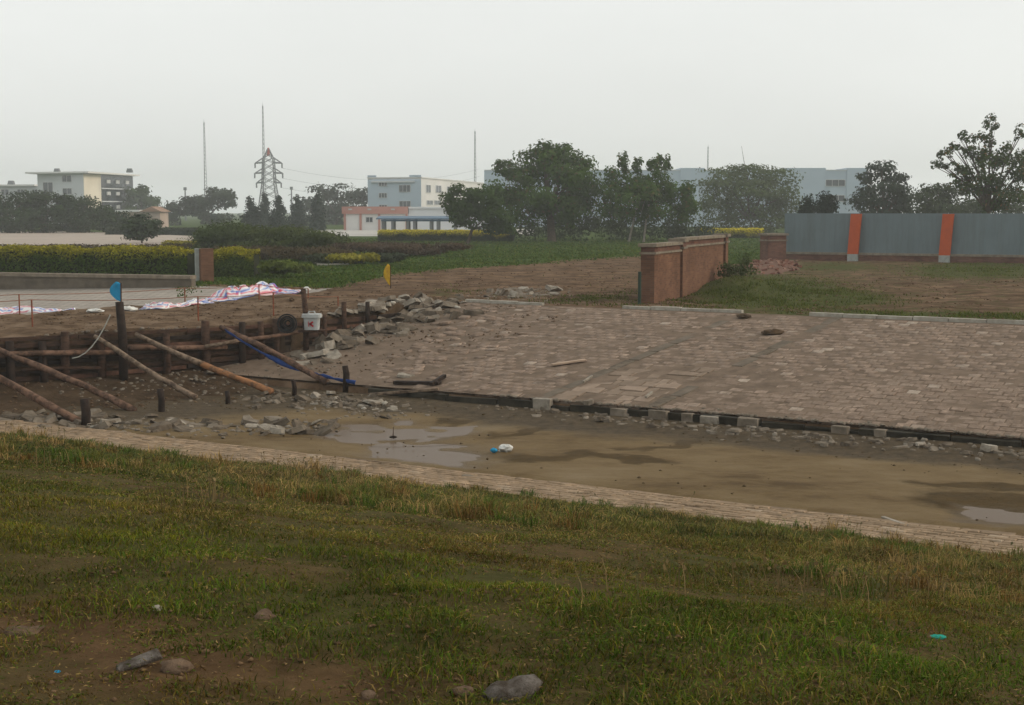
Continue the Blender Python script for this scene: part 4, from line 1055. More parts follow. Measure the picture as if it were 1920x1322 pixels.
def slabwall(p0, p1, z0, z1, th=0.3):
    mb = MB(); a, b = np.array(p0[:2]), np.array(p1[:2]); dr = (b - a) / np.linalg.norm(b - a); nv = np.array([-dr[1], dr[0]])
    if nv[1] < 0: nv = -nv
    pts = [a, b, b + nv * th, a + nv * th]; return mb.prism([tuple(q) for q in pts], z0, z1)

# white block with a dark glazed end, far left
A = D(72, 395, 316); B = D(158, 395, 310); Cc = D(250, 395, 336)
ZT = z_at(325, 311)
b1 = empty('office_block', (B[0], B[1], 0)); tag(b1, 'white four storey block with oversailing flat roof and dark glazed end', 'building')
back = np.array([A[0] + (Cc[0] - B[0]), A[1] + (Cc[1] - B[1]), 0])
MB().prism([tuple(A[:2]), tuple(B[:2]), tuple(Cc[:2]), tuple(back[:2])], -0.2, ZT).build('wall', M_wallg, b1)
def lerp2(p, q, t): return (p[0] + (q[0] - p[0]) * t, p[1] + (q[1] - p[1]) * t)
tc = face_px(B, Cc, 190)
mid = lerp2(B, Cc, tc)
slab = lambda p, q, z0, z1, out, name, mat: MB().prism([(p[0], p[1]), (q[0], q[1]), (q[0] - 0.5, q[1] - 0.05), (p[0] - 0.5, p[1] - 0.05)], z0, z1)
nr = np.array([(Cc - B)[1], -(Cc - B)[0]]); nr /= np.linalg.norm(nr)
def onright(t0, t1, z0, z1, o0, o1):
    p, q = lerp2(B, Cc, t0), lerp2(B, Cc, t1)
    return MB().prism([(p[0] + nr[0] * o0, p[1] + nr[1] * o0), (p[0] + nr[0] * o1, p[1] + nr[1] * o1), (q[0] + nr[0] * o1, q[1] + nr[1] * o1), (q[0] + nr[0] * o0, q[1] + nr[1] * o0)][::-1], z0, z1)
onright(0.0, tc, -.1, ZT - .1, 0.01, 0.12).build('sunlit_cream_wall', M_suncream, b1)  # sunlit side painted warmer than the grey walls
onright(tc, 1.0, -.1, ZT - .2, 0.01, 0.10).build('curtain_glazing', M_curtain, b1)
for yb in (354, 378): onright(tc, 1.0, z_at(yb + 1, 325), z_at(yb - 1, 325), 0.10, 0.35).build('floor_band', M_wallg, b1)
for yy in (341, 363, 388):
    for px in (203, 220, 238):
        t = face_px(B, Cc, px); dt = 0.035
        onright(t - dt, t + dt, z_at(yy + 3.2, 325), z_at(yy - 3.2, 325), 0.12, 0.34).build('hopper_window', M_frame, b1)
ov = 1.6
MB().prism([(A[0] - 2.2, A[1] - ov), (B[0] + ov, B[1] - ov), (Cc[0] + ov, Cc[1] + 1), (back[0] - 2, back[1] + 1)], ZT, ZT + 0.38).build('roof', M_wallw, b1)
window_on(b1, A, B, 83, 101, 342, 363, 2); window_on(b1, A, B, 119, 136, 329, 341, 2); window_on(b1, A, B, 119, 136, 353, 364, 2)
for px in (107, 243): MB().box((*D(px, 320, 318)[:2], ZT + .38 + .45), (1.3, 1.3, .9), taper=.7).build('roof_vent', M_steel, b1)
# lower wing at far left
A2, B2 = D(-90, 395, 345), D(76, 395, 336); Z2 = z_at(346, 338)
b2 = empty('low_wing_building', (B2[0], B2[1], 0)); tag(b2, 'lower pale wing at the left edge behind the pines', 'building')
MB().prism([tuple(A2[:2]), tuple(B2[:2]), (B2[0], B2[1] + 12), (A2[0], A2[1] + 12)], -.2, Z2 - .4).build('wall', M_wallg, b2)
MB().prism([(A2[0], A2[1] - .8), (B2[0] - 1.0, B2[1] - .8), (B2[0] - 1.0, B2[1] + 12), (A2[0], A2[1] + 12)], Z2 - .4, Z2).build('roof', M_wallw, b2)
for x0, x1 in ((4, 18), (34, 46), (62, 72)): window_on(b2, A2, B2, x0, x1, 355, 366, 2)
MB().box((*D(21, 340, 342)[:2], Z2 + .5), (1.5, 1.4, 1.0), taper=.75).build('roof_vent', M_steel, b2)
# little pink-walled hut before it
A3, B3 = D(203, 395, 250), D(300, 395, 250)
b3 = empty('low_hut', (A3[0], A3[1], 0)); tag(b3, 'low pale hut with pinkish wall below the dark glazed end', 'building')
zr = z_at(395, 250)
MB().prism([tuple(A3[:2]), tuple(B3[:2]), (B3[0], B3[1] + 6), (A3[0], A3[1] + 6)], -.2, zr - .2).build('wall', simple('faded_pink_render', (0.46, 0.36, 0.30), None, .3, .8, 0), b3)
MB().prism([(A3[0] - .5, A3[1] - .6), (B3[0] - 3.5, B3[1] - .6), (B3[0] - 3.5, B3[1] + 6), (A3[0] - .5, A3[1] + 6)], zr - .2, zr + .15).build('roof', M_wallw, b3)
gx, gy = B3[0] - 1.4, B3[1]
MB().add([(gx - 2.2, gy - .7, zr - .2), (gx + 1.9, gy - .7, zr - .2), (gx, gy - .7, zr + .75), (gx - 2.2, gy + 6, zr - .2), (gx + 1.9, gy + 6, zr - .2), (gx, gy + 6, zr + .75)], [(0, 1, 2), (5, 4, 3), (0, 2, 5, 3), (1, 4, 5, 2), (0, 3, 4, 1)]).build('gable_roof', simple('brown_roof', (0.30, 0.19, 0.13), None, .5, .8, 0), b3)

# white block in the middle
A = D(690, 395, 291); B = D(790, 395, 288); Cc = D(930, 395, 362); ZT = z_at(334, 289)
b4 = empty('white_block', (B[0], B[1], 0)); tag(b4, 'pale three storey flat roofed block left of the broad tree', 'building')
back = np.array([A[0] + (Cc[0] - B[0]), A[1] + (Cc[1] - B[1]), 0])
MB().prism([tuple(A[:2]), tuple(B[:2]), tuple(Cc[:2]), tuple(back[:2])], -.2, ZT).build('wall', M_wallw, b4)
MB().prism([(A[0], A[1] - .12), (B[0] - .02, B[1] - .12), (B[0] - .02, B[1] - .005), (A[0], A[1] - .005)], -.2, ZT - .25).build('shaded_front', M_wallb, b4)  # blue grey tint paints the unlit front of the white block
MB().prism([(A[0] - .15, A[1] - .2), (B[0] + .15, B[1] - .2), (Cc[0] + .3, Cc[1]), (back[0] - .15, back[1])], ZT, ZT + .22).build('roof', M_wallw, b4)
for x0, x1 in ((690, 706), (768, 790)):
    p, q = quadpt(A, B, face_px(A, B, x0), 0), quadpt(A, B, face_px(A, B, x1), 0)
    MB().prism([(p[0], p[1] - .25), (q[0], q[1] - .25), (q[0], q[1] + .3), (p[0], p[1] + .3)], ZT + .22, ZT + .62).build('parapet', M_wallb, b4)  # parapets carry the same painted shade as the front
p, q = quadpt(A, B, face_px(A, B, 697), 0), quadpt(A, B, face_px(A, B, 778), 0)
MB().prism([(p[0], p[1] - .6), (q[0], q[1] - .6), (q[0], q[1] - .12), (p[0], p[1] - .12)], ZT - .9, ZT - .5).build('canopy_band', M_wallg, b4)
Af, Bf = A - [0, .12, 0], B - [0, .12, 0]
for y0, y1 in ((340, 349), (362, 371), (384, 393)): window_on(b4, Af, Bf, 711, 726, y0, y1, 3)
for y0, y1 in ((347, 360), (377, 388)): window_on(b4, Af, Bf, 749, 770, y0, y1, 3)
for x0, x1, y0, y1 in ((799, 807, 347, 361), (817, 827, 348, 361), (800, 811, 376, 384), (814, 826, 376, 384), (838, 846, 350, 362), (856, 864, 351, 363), (874, 881, 352, 364)):
    window_on(b4, B, Cc, x0, x1, y0, y1, 2)

# single storey building with a salmon band
A = D(645, 395, 212); B = D(765, 395, 212); Cc = D(905, 395, 214); ZT = z_at(388, 212)
b5 = empty('salmon_banded_building', (A[0], A[1], 0)); tag(b5, 'single storey white building with salmon band along its eaves', 'building')
MB().prism([tuple(A[:2]), tuple(B[:2]), (B[0], B[1] + 10), (A[0], A[1] + 10)], -.2, ZT - .02).build('wall', M_wallw, b5)
MB().prism([(A[0] - .3, A[1] - .35), (B[0], B[1] - .35), (B[0], B[1] + 10), (A[0] - .3, A[1] + 10)], z_at(401, 212), ZT + .05).build('eaves_band', M_pink, b5)
for px in (646.5, 676, 711, 762.5):
    p = quadpt(A, B, face_px(A, B, px), 0); MB().box((p[0], p[1] - .12, (z_at(401, 212) - .2) / 2), (.34, .22, z_at(401, 212) + .2)).build('pilaster', M_pink, b5)
for px in (657, 693, 737):
    p = quadpt(A, B, face_px(A, B, px), 0); MB().box((p[0], p[1] - .40, z_at(392.5, 212)), (.55, .12, .22)).build('band_lamp', M_white, b5)
window_on(b5, A, B, 686, 699, 407, 417, 2); window_on(b5, A, B, 722, 748, 406, 412, 4)
b6 = empty('low_grey_building', (B[0], B[1], 0)); tag(b6, 'plain pale grey single storey building right of the salmon band', 'building')
MB().prism([(B[0] + .05, B[1] + .4), tuple(Cc[:2] + [0, .4]), (Cc[0], Cc[1] + 10), (B[0] + .05, B[1] + 10)], -.2, ZT - .25).build('wall', M_wallg, b6)
MB().prism([(B[0] + .05, B[1] + .1), tuple(Cc[:2] + [0, .1]), (Cc[0], Cc[1] + 10), (B[0] + .05, B[1] + 10)], ZT - .25, ZT + .02).build('roof', M_wallg, b6)
window_on(b6, B + [0, .4, 0], Cc + [0, .4, 0], 778, 802, 406, 412, 4); window_on(b6, B + [0, .4, 0], Cc + [0, .4, 0], 822, 842, 406, 412, 3)
# blue roofed shed
d = 176; zr = z_at(411, d)
A, B = D(706, 395, d), D(858, 395, d)
sh = empty('open_shed', ((A[0] + B[0]) / 2, d, 0)); tag(sh, 'open sided shed with a thin blue roof behind the yellow hedge', 'shed')
MB().add([(A[0], d - .8, zr - .02), (B[0], d - .8, zr - .02), (B[0], d + 3, zr + .25), (A[0], d + 3, zr + .25), (A[0], d - .8, zr + .12), (B[0], d - .8, zr + .12), (B[0], d + 3, zr + .39), (A[0], d + 3, zr + .39)], [(3, 2, 1, 0), (4, 5, 6, 7), (0, 1, 5, 4), (1, 2, 6, 5), (2, 3, 7, 6), (3, 0, 4, 7)]).build('roof', M_bluedeck, sh)
MB().box(((A[0] + B[0]) / 2, d - .3, zr - .16), (B[0] - A[0] - 1.2, .14, .24)).build('beam', M_bluedeck, sh)
for px in (718, 736, 764, 777, 808, 821, 853):
    p = D(px, 395, d); MB().box((p[0], d - .3, (zr - .3) / 2), (.32, .26, zr - .3 + .1)).build('post', M_steel, sh)
    MB().box((p[0] + .05, d + 2.4, (zr) / 2), (.3, .26, zr + .1)).build('post', M_steel, sh)

# long pale blue building behind the middle and right trees
d = 262; A, B = D(908, 395, d), D(1625, 395, d); ZT = z_at(320, d)
b7 = empty('long_blue_building', ((A[0] + B[0]) / 2, d, 0)); tag(b7, 'long pale blue flat roofed building behind the right hand trees', 'building')
MB().prism([tuple(A[:2]), tuple(B[:2]), (B[0], d + 22), (A[0], d + 22)], -.2, ZT).build('wall', M_wallb, b7)
MB().prism([(A[0], d - .1), (B[0], d - .1), (B[0], d + 22), (A[0], d + 22)], ZT, ZT + .18).build('roof', M_wallg, b7)
for x0, x1 in ((1470, 1546), (1586, 1625), (1275, 1320)):
    p, q = D(x0, 395, d), D(x1, 395, d); MB().prism([(p[0], d - .25), (q[0], d - .25), (q[0], d + 9), (p[0], d + 9)], -.2, ZT + .5).build('stair_tower', M_wallb, b7)
window_on(b7, A, B, 1547, 1583, 337, 349, 3); window_on(b7, A, B, 1547, 1583, 366, 378, 3)
for x0 in (1340, 1385, 1430): window_on(b7, A, B, x0, x0 + 26, 338, 349, 3)

# ---- lattice masts and pylon
def mast(px, top, d, w0, w1, label, name='radio_mast'):
    p = D(px, 395, d); zt = z_at(top, d); root = empty(name, (p[0], d, 0)); tag(root, label, 'mast', 'radio masts in the haze')
    mb = MB(); leg = []
    for k in range(3):
        t = 2 * math.pi * k / 3 + .4; leg.append((math.cos(t), math.sin(t)))
    n = 26
    for c, s in leg: mb.tube([(p[0] + c * w0, d + s * w0, -.2), (p[0] + c * w1, d + s * w1, zt * .97)], [.075, .055], 5)
    mb.build('leg', M_steel, root)
    mb = MB()
    for i in range(n):
        z0, z1 = zt * .97 * i / n, zt * .97 * (i + 1) / n; a, b = w0 + (w1 - w0) * i / n, w0 + (w1 - w0) * (i + 1) / n
        for k in range(3):
            c0, c1 = leg[k], leg[(k + 1) % 3]
            mb.tube([(p[0] + c0[0] * a, d + c0[1] * a, z0), (p[0] + c1[0] * b, d + c1[1] * b, z1)], .035, 4, caps=False)
    mb.build('bracing', M_steel, root)
    MB().tube([(p[0], d, zt * .96), (p[0], d, zt)], [.07, .03], 5).build('antenna', M_steel, root)
mast(496, 192, 430, .62, .16, 'tallest thin lattice mast rising behind the pylon')
mast(386, 224, 440, .60, .18, 'thin lattice mast at the left above hazy trees')
mast(891, 241, 470, .5, .2, 'thin hazy mast above the white block')
mast(1326, 271, 520, .35, .16, 'faint thin mast over the long blue building')
for px, top, lab in ((348, 352, 'short hazy pole among the far left trees'), (547, 351, 'short hazy pole right of the pylon')):
    p = D(px, 395, 420); r = empty('lamp_pole', (p[0], 420, 0)); tag(r, lab, 'pole')
    MB().tube([(p[0], 420, -.2), (p[0], 420, z_at(top + 3, 420))], [.3, .2], 6).build('pole', M_steel, r); MB().box((p[0], 420, z_at(top + 2, 420)), (.8, .8, .9)).build('lamp_head', M_steel, r)
d = 400; px0 = 505; c = D(px0, 395, d); s = mpp(d)
py_ = empty('power_pylon', (c[0], d, 0)); tag(py_, 'lattice power pylon with red tip and three pairs of arms', 'pylon')
prof = [(436, 26), (372, 17), (345, 13), (300, 11), (279, 1.5)]
rz = .35
def corner(k, w, z): t = rz + math.pi / 4 + k * math.pi / 2; return (c[0] + math.cos(t) * w * s * 1.25, d + math.sin(t) * w * s * 1.25, z)
for k in range(4): MB().tube([corner(k, w, z_at(y, d)) for y, w in prof], [.2, .17, .15, .14, .12], 5).build('leg', M_steel, py_)
mb = MB(); ys = [436, 415, 395, 372, 358, 345, 332, 319, 306, 296, 288]
W_ = lambda y: np.interp(y, [279, 300, 345, 372, 436], [1.5, 11, 13, 17, 26])
for y0, y1 in zip(ys[:-1], ys[1:]):
    for k in range(4):
        mb.tube([corner(k, W_(y0), z_at(y0, d)), corner(k + 1, W_(y1), z_at(y1, d))], .075, 4, caps=False); mb.tube([corner(k + 1, W_(y0), z_at(y0, d)), corner(k, W_(y1), z_at(y1, d))], .075, 4, caps=False)
mb.build('bracing', M_steel, py_)
MB().tube([(c[0], d, z_at(292, d)), (c[0], d, z_at(277, d))], [.5, .25], 6).build('red_tip', M_mastred, py_)
for y, hw in ((306, 25), (325, 26), (343, 23)):
    z = z_at(y, d)
    for sg in (-1, 1):
        e = (c[0] + sg * hw * s, d, z)
        mb = MB(); mb.tube([(c[0] + sg * 9 * s, d, z + .2), e], [.3, .2], 5).tube([(c[0] + sg * 9 * s, d, z + 1.6), e], [.2, .15], 5)
        a = mb.build('cross_arm', M_steel, py_)
        MB().tube([e, (e[0], d, z - 1.4)], .22, 6).build('insulator', M_steel, a)
for y in (306, 325, 343):
    z = z_at(y, d) - 1.4; a = np.array([c[0] + 25 * s, d, z]); b = np.array([D(900, 395, 540)[0], 540, z + 4])
    pts = [a + (b - a) * t + np.array([0, 0, -4.0 * 4 * t * (1 - t)]) for t in np.linspace(0, 1, 14)]
    o = MB().tube(pts, .03, 4).build('power_line', M_steel, None); tag(o, {306: 'upper', 325: 'middle', 343: 'lowest'}[y] + ' overhead cable running right from the pylon', 'cable', 'overhead cables')

# ================================================================== WALLS AND HOARDING
# free-standing brick wall
def wallseg(root, p, q, th, z0, z1, nm, mat, parent=None):
    a, b = np.array(p[:2]), np.array(q[:2]); dr = (b - a) / np.linalg.norm(b - a); nv = np.array([-dr[1], dr[0]])
    o = MB().prism([tuple(a - nv * th / 2), tuple(b - nv * th / 2), tuple(b + nv * th / 2), tuple(a + nv * th / 2)], z0, z1).build(nm, mat, root)
    return box_uv(o)
W1 = D(1217, 570, 45.2); W1[2] = 0
W3 = D(1352, 520, 54.5); W3[2] = 0
W2 = W1 + (W3 - W1) * face_px(W1, W3, 1273)
bw_ = empty('brick_wall', ((W1 + W3) / 2)); tag(bw_, 'free standing red brick wall with coping and three piers', 'brick wall')
dr = (W3 - W1)[:2]; dr /= np.linalg.norm(dr); rz = math.atan2(dr[1], dr[0])
zA, zB = 1.93, 2.06
def along(p, s_): return np.array([p[0] + dr[0] * s_, p[1] + dr[1] * s_, 0])
for (p, q, zt) in ((along(W1, .2), along(W2, -.2), zA), (along(W2, .2), along(W3, -.2), zB)):
    wallseg(bw_, p, q, .26, -.3, zt - .34, 'panel', M_brick)
    wallseg(bw_, p, q, .38, zt - .34, zt - .27, 'string_course', M_cope)
    wallseg(bw_, p, q, .27, zt - .27, zt - .10, 'frieze', M_brickd)
    wallseg(bw_, p, q, .46, zt - .10, zt, 'coping', M_cope)
for p, zt, w in ((W1, zA, .46), (W2, zB - .04, .44), (W3, zB + .03, .44)):
    wallseg(bw_, along(p, -.21), along(p, .21), w, -.3, zt - .34, 'pier', M_brick)
    wallseg(bw_, along(p, -.25), along(p, .25), w + .1, zt - .34, zt - .27, 'string_course', M_cope)
    wallseg(bw_, along(p, -.21), along(p, .21), w, zt - .27, zt - .10, 'pier_head', M_brickd)
    wallseg(bw_, along(p, -.28), along(p, .28), w + .16, zt - .10, zt + .01, 'pier_cap', M_cope)
pp = D(1199, 568, 44.6)
o = MB().tube([(pp[0], pp[1], -.2), (pp[0], pp[1], 1.05)], .055, 10).build('drain_pipe', simple('dark_green_pipe', (.035, .055, .04), None, 4, .6, 0)); tag(o, 'short dark green pipe standing against the brick wall end', 'pipe')

# blue grey hoarding with orange posts
F0 = G(1470, 486); F1 = G(1965, 494)
dr = (F1 - F0)[:2]; Lf = np.linalg.norm(dr); dr /= Lf; nf = np.array([dr[1], -dr[0]])
ho = empty('hoarding', ((F0 + F1) / 2)); tag(ho, 'long blue grey sheet hoarding with orange posts on a brick plinth', 'hoarding')
rzf = math.atan2(dr[1], dr[0])
Fe = F0 + np.array([dr[0], dr[1], 0]) * (Lf + 14)
zp0, zt = z_at(474, 86), z_at(400, 86)
a_, b_ = F0[:2] + nf * -.14, Fe[:2] + nf * -.14
box_uv(MB().prism([tuple(F0[:2] + nf * .14), tuple(Fe[:2] + nf * .14), tuple(Fe[:2] - nf * .14), tuple(F0[:2] - nf * .14)][::-1], -.3, zp0 - .08).build('plinth', M_brickd, ho))
MB().prism([tuple(F0[:2] + nf * .2), tuple(Fe[:2] + nf * .2), tuple(Fe[:2] - nf * .2), tuple(F0[:2] - nf * .2)][::-1], zp0 - .08, zp0 + .06).build('plinth_coping', M_cope, ho)
posts = [face_px(F0, F1, px) * Lf for px in (1603, 1775)]; step = posts[1] - posts[0]
posts += [posts[1] + step, posts[1] + 2 * step]
bounds = [0.0] + posts + [Lf + 14]
for s0, s1 in zip(bounds[:-1], bounds[1:]):
    nrib = int((s1 - s0) / 0.30); mb = MB(); prof = []
    for k in range(nrib + 1):
        s_ = s0 + (s1 - s0) * k / nrib; prof.append((s_, 0.0)); prof.append((s_ + .05, 0.008)); prof.append((s_ + .09, 0.008)); prof.append((s_ + .14, 0.0))
    prof = [q for q in prof if q[0] <= s1]
    vs = []
    for s_, o_ in prof:
        b = F0[:2] + dr * s_ + nf * (o_ + .02)
        vs += [(b[0], b[1], zp0 + .06), (b[0], b[1], zt)]
    for s_, o_ in prof:
        b = F0[:2] + dr * s_ + nf * (o_ - .03)
        vs += [(b[0], b[1], zp0 + .06), (b[0], b[1], zt)]
    n = len(prof); fs = [(2 * k, 2 * k + 2, 2 * k + 3, 2 * k + 1) for k in range(n - 1)] + [(2 * n + 2 * k + 1, 2 * n + 2 * k + 3, 2 * n + 2 * k + 2, 2 * n + 2 * k) for k in range(n - 1)] + [(2 * k + 1, 2 * k + 3, 2 * n + 2 * k + 3, 2 * n + 2 * k + 1) for k in range(n - 1)]
    mb.add(vs, fs).build('sheet_panel', M_fence, ho)
for s_ in posts:
    b = F0[:2] + dr * s_; q = b + nf * .26
    lean = np.array([dr[0], dr[1], 0]) * .16
    p0 = np.array([q[0], q[1], zp0 - .02]); p1 = np.array([q[0], q[1], zt - .03]) + lean
    w2 = dr * .32; d2 = nf * .09
    vs = []
    for e in (p0, p1):
        for sx, sy in ((-1, 1), (1, 1), (1, -1), (-1, -1)): vs.append((e[0] + w2[0] * sx + d2[0] * sy, e[1] + w2[1] * sx + d2[1] * sy, e[2]))
    MB().add(vs, [(3, 2, 1, 0), (4, 5, 6, 7), (0, 1, 5, 4), (1, 2, 6, 5), (2, 3, 7, 6), (3, 0, 4, 7)]).build('post', M_orange, ho)
    MB().box((q[0], q[1], (zp0 - .02 - .3) / 2), (.62, .26, zp0 - .02 + .3), rzf).build('post_base', M_fbase, ho)
# brick gateposts
def gatepost(px, py0, py1, w, label, mats, rz=0.25, cap=True):
    p = G(px, py0); d_ = p[1]; zt_ = z_at(py1, d_)
    r = empty('brick_gatepost', p); tag(r, label, 'gatepost')
    box_uv(MB().box((p[0], p[1], (zt_ - .3) / 2), (w, w, zt_ + .3), rz).build('shaft', mats, r))
    if cap:
        MB().box((p[0], p[1], zt_ - .30), (w + .12, w + .12, .07), rz).build('band', M_cope, r)
        MB().box((p[0], p[1], zt_ + .05), (w + .2, w + .2, .12), rz).build('cap', M_cope, r)
    return r
gatepost(1449, 490, 441, 1.15, 'dull red brick gatepost at the left end of the hoarding', M_brickd)
gp = gatepost(386, 527, 466, .55, 'red brick gatepost standing in the gap of the clipped hedge', M_brick, .5, False)
q = G(372, 527); MB().box((q[0], q[1] + .1, z_at(466, q[1]) / 2 - .1), (.28, .5, z_at(466, q[1]) + .2), .3).build('concrete_side', M_fbase, gp)
# low wall before the hedge
L0, L1 = G(-330, 521), G(363, 533)
lw = empty('low_wall', ((L0 + L1) / 2)); tag(lw, 'low stone faced wall with pale coping in front of the hedge', 'low wall')
wallseg(lw, L0, L1, .35, -.5, .22, 'wall_face', simple('stained_stone', (.16, .135, .105), (.10, .085, .066), 1.5, .9, .4))
n = 14
for k in range(n):
    p, q = L0 + (L1 - L0) * (k + .005) / n, L0 + (L1 - L0) * (k + .995) / n; wallseg(lw, p, q, .5, .22, .36, 'coping_stone', M_cope)

# ================================================================== TIMBER WALL, PROPS AND SITE CLUTTER
random.seed(17)
def wall_s(s, off=0.0):
    """plan point on the timber wall line, s metres from its origin, off metres towards the camera"""
    b = float(np.interp(s, [-20, 8.5, 11.8, 15], [0, 0, 1.25, 2.6])) - off
    return np.array(dam_world(s, b))
def s_at(px):
    ss = np.linspace(-12, 15, 2000); P_ = np.array([wall_s(q) for q in ss]); col = CX + FPX * P_[:, 0] / (P_[:, 1] * CTH + 1.6 * STH)
    return float(ss[np.argmin(np.abs(col - px))])
def wtop(s): return float(np.interp(s, [-20, 0, 8, 13, 17], [-0.42, -0.32, -0.20, -0.05, -0.10]))
tw = empty('timber_retaining_wall', (*wall_s(3), -1.5)); tag(tw, 'rough timber retaining wall of planks and posts holding the earth dam', 'retaining wall')
planks = [M_wood, M_darkwood, M_wood, simple('reddish_plank', (.150, .080, .055), (.065, .036, .026), 5, .85, .7, .01)]
z = -1.62; row = 0
while z < -0.30:
    h = random.uniform(.13, .20); s = -9.0 + random.uniform(-1.5, 0)
    while s < 14:
        L = random.uniform(2.0, 3.8); e = min(s + L, 14.2)
        zt0 = z + h; lim = wtop((s + e) / 2) + 0.02
        if zt0 < lim + .06 and not (row > 4 and random.random() < .12):
            o_ = random.uniform(.05, .13); a, b = wall_s(s + .02, o_), wall_s(e - .02, o_ + random.uniform(-.03, .03))
            ja, jb = random.uniform(-.045, .045), random.uniform(-.045, .045)
            MB().beam((*a, z + h / 2 + ja), (*b, z + h / 2 + jb), .07, h * random.uniform(.5, .78)).build('plank', random.choice(planks), tw, bevel=.006)
        s = e
    z += h; row += 1
for px, y0, y1, r in ((-95, 640, 770, .12), (8, 640, 745, .12), (70, 640, 720, .11), (112, 622, 712, .12), (180, 628, 712, .11), (302, 625, 705, .11), (376, 602, 700, .13), (445, 604, 690, .10), (480, 603, 668, .10), (508, 598, 662, .10), (600, 590, 640, .07), (637, 566, 602, .085), (681, 566, 590, .075)):
    s = s_at(px); p = wall_s(s, .24); d_ = p[1]; zt = z_at(y0, d_); zb = z_at(y1, d_) - .35
    MB().tube([(*p, zb), (p[0] + random.uniform(-.02, .02), p[1], (zb + zt) / 2), (*p, zt)], [r, r * .96, r * .9], 9, wob=.06).build('post', random.choice([M_wood, M_darkwood]), tw, smooth=True)
for px, y0, y1, r, nm in ((213, 566, 714, .12, 'tall_post'), (561, 541, 652, .085, 'tall_post')):
    s = s_at(px); p = wall_s(s, .52 if px < 300 else .34); d_ = p[1]
    MB().tube([(*p, z_at(y1, d_) - .35), (*(p + [.02, 0]), z_at((y0 + y1) / 2, d_)), (p[0] - .05, p[1], z_at(y0, d_))], [r, r * .97, r * .88], 10, wob=.05).build(nm, M_darkwood if px < 300 else M_wood, tw, smooth=True)
for (x0, y0, x1, y1, r, off, mt) in ((-60, 667, 216, 661, .075, .42, M_woodp), (214, 652, 425, 651, .075, .40, M_woodp), (385, 650, 452, 637, .055, .50, M_woodg), (440, 639, 563, 622, .06, .42, M_woodp), (40, 694, 200, 690, .05, .30, M_wood)):
    a, b = wallpt(x0, y0, off), wallpt(x1, y1, off)
    m_ = (a + b) / 2 + [0, 0, random.uniform(-.03, .03)]
    MB().tube([a, m_, b], [r, r * .95, r * .85], 8, wob=.05).build('rail', mt, tw, smooth=True)
# loose slanting props
def prop(x0, y0, x1, y1, r, mat, label, off=.30, end=None):
    a = wallpt(x0, y0, off); b = hit(x1, y1); b[2] += .02
    root = empty('timber_prop', b); tag(root, label, 'timber prop', 'props bracing the timber wall')
    dirv = (b - a)
    TT = np.linspace(0, 1, 13); pts = [a + dirv * t + np.array([random.gauss(0, .008), 0, .035 * math.sin(t * 5 + x0) + random.gauss(0, .008)]) for t in TT]
    RR = [r * (.80 + .24 * t) * random.uniform(.9, 1.12) for t in TT]
    if end is None: MB().tube(pts, RR, 10, wob=.07).build('pole', mat, root, smooth=True)
    else:
        MB().tube(pts[:7], RR[:7], 10, wob=.07).build('pole', mat, root, smooth=True); MB().tube(pts[6:], RR[6:], 10, wob=.07).build('bare_end', end, root, smooth=True)
    return a, b
prop(-190, 612, 146, 791, .085, M_woodp, 'lowest brown pole prop at the left edge')
prop(-8, 650, 250, 771, .085, M_woodp, 'long brown pole prop reaching the mud left of the tall post')
prop(178, 632, 367, 749, .075, M_woodg, 'thin grey pole prop behind the tall post with blue flag', .25)
prop(254, 627, 510, 739, .085, M_woodg, 'grey pole prop with bare orange lower half', .30, M_woodo)
a5, b5_ = prop(414, 612, 612, 726, .085, M_woodp, 'brown pole prop at the right with blue sheet beneath')
# blue sheeting twisted along the last prop
rs = np.random.default_rng(4); n = 40
s0, s1 = wallpt(424, 622, .5), hit(668, 732); V = []; 
for i in range(n):
    t = i / (n - 1); p = s0 + (s1 - s0) * t + np.array([0, -.10, -.30 * math.sin(math.pi * t) * .9 + .05])
    p[2] = max(p[2], float(H(p[0], p[1])) + .03)
    w = .02 + .075 * vnoise(t * 14, 0.5, 3) * (1.0 if t > .35 else .5)
    for k in range(4):
        ang = t * 9 + k * .9; V.append(p + np.array([math.cos(ang) * w * .3, math.sin(ang) * w * .3, (k - 1.5) * w * .55 + rs.normal(0, .008)]))
F = [(i * 4 + k, i * 4 + k + 1, (i + 1) * 4 + k + 1, (i + 1) * 4 + k) for i in range(n - 1) for k in range(3)]
o = fast('blue_sheeting', np.array(V), np.array(F), M_blue, smooth=True)
mod = o.modifiers.new('thickness', 'SOLIDIFY'); mod.thickness = .012
tag(o, 'twisted strip of blue plastic sheeting hanging under the right prop', 'plastic sheet')
# stakes
for px, y0, y1, r, lab in ((160, 748, 797, .10, 'stout dark stake in rubble below the lowest prop'), (302, 729, 772, .085, 'dark stake in the mud below the thin grey prop'), (426, 733, 758, .06, 'small dark stake in the mud below the orange ended prop'), (551, 713, 742, .06, 'dark stake among rubble right of the orange ended prop'), (648, 686, 722, .085, 'dark stake at the foot of the damaged slope')):
    p = hit(px, y1); zt = z_at(y0, p[1])
    o = MB().tube([(p[0], p[1], p[2] - .3), (p[0] + .02, p[1], (p[2] + zt) / 2), (p[0] - .01, p[1], zt)], [r, r, r * .92], 9, wob=.08).build('timber_stake', M_darkwood, None, origin=p, smooth=True); tag(o, lab, 'stake', 'short timber stakes')
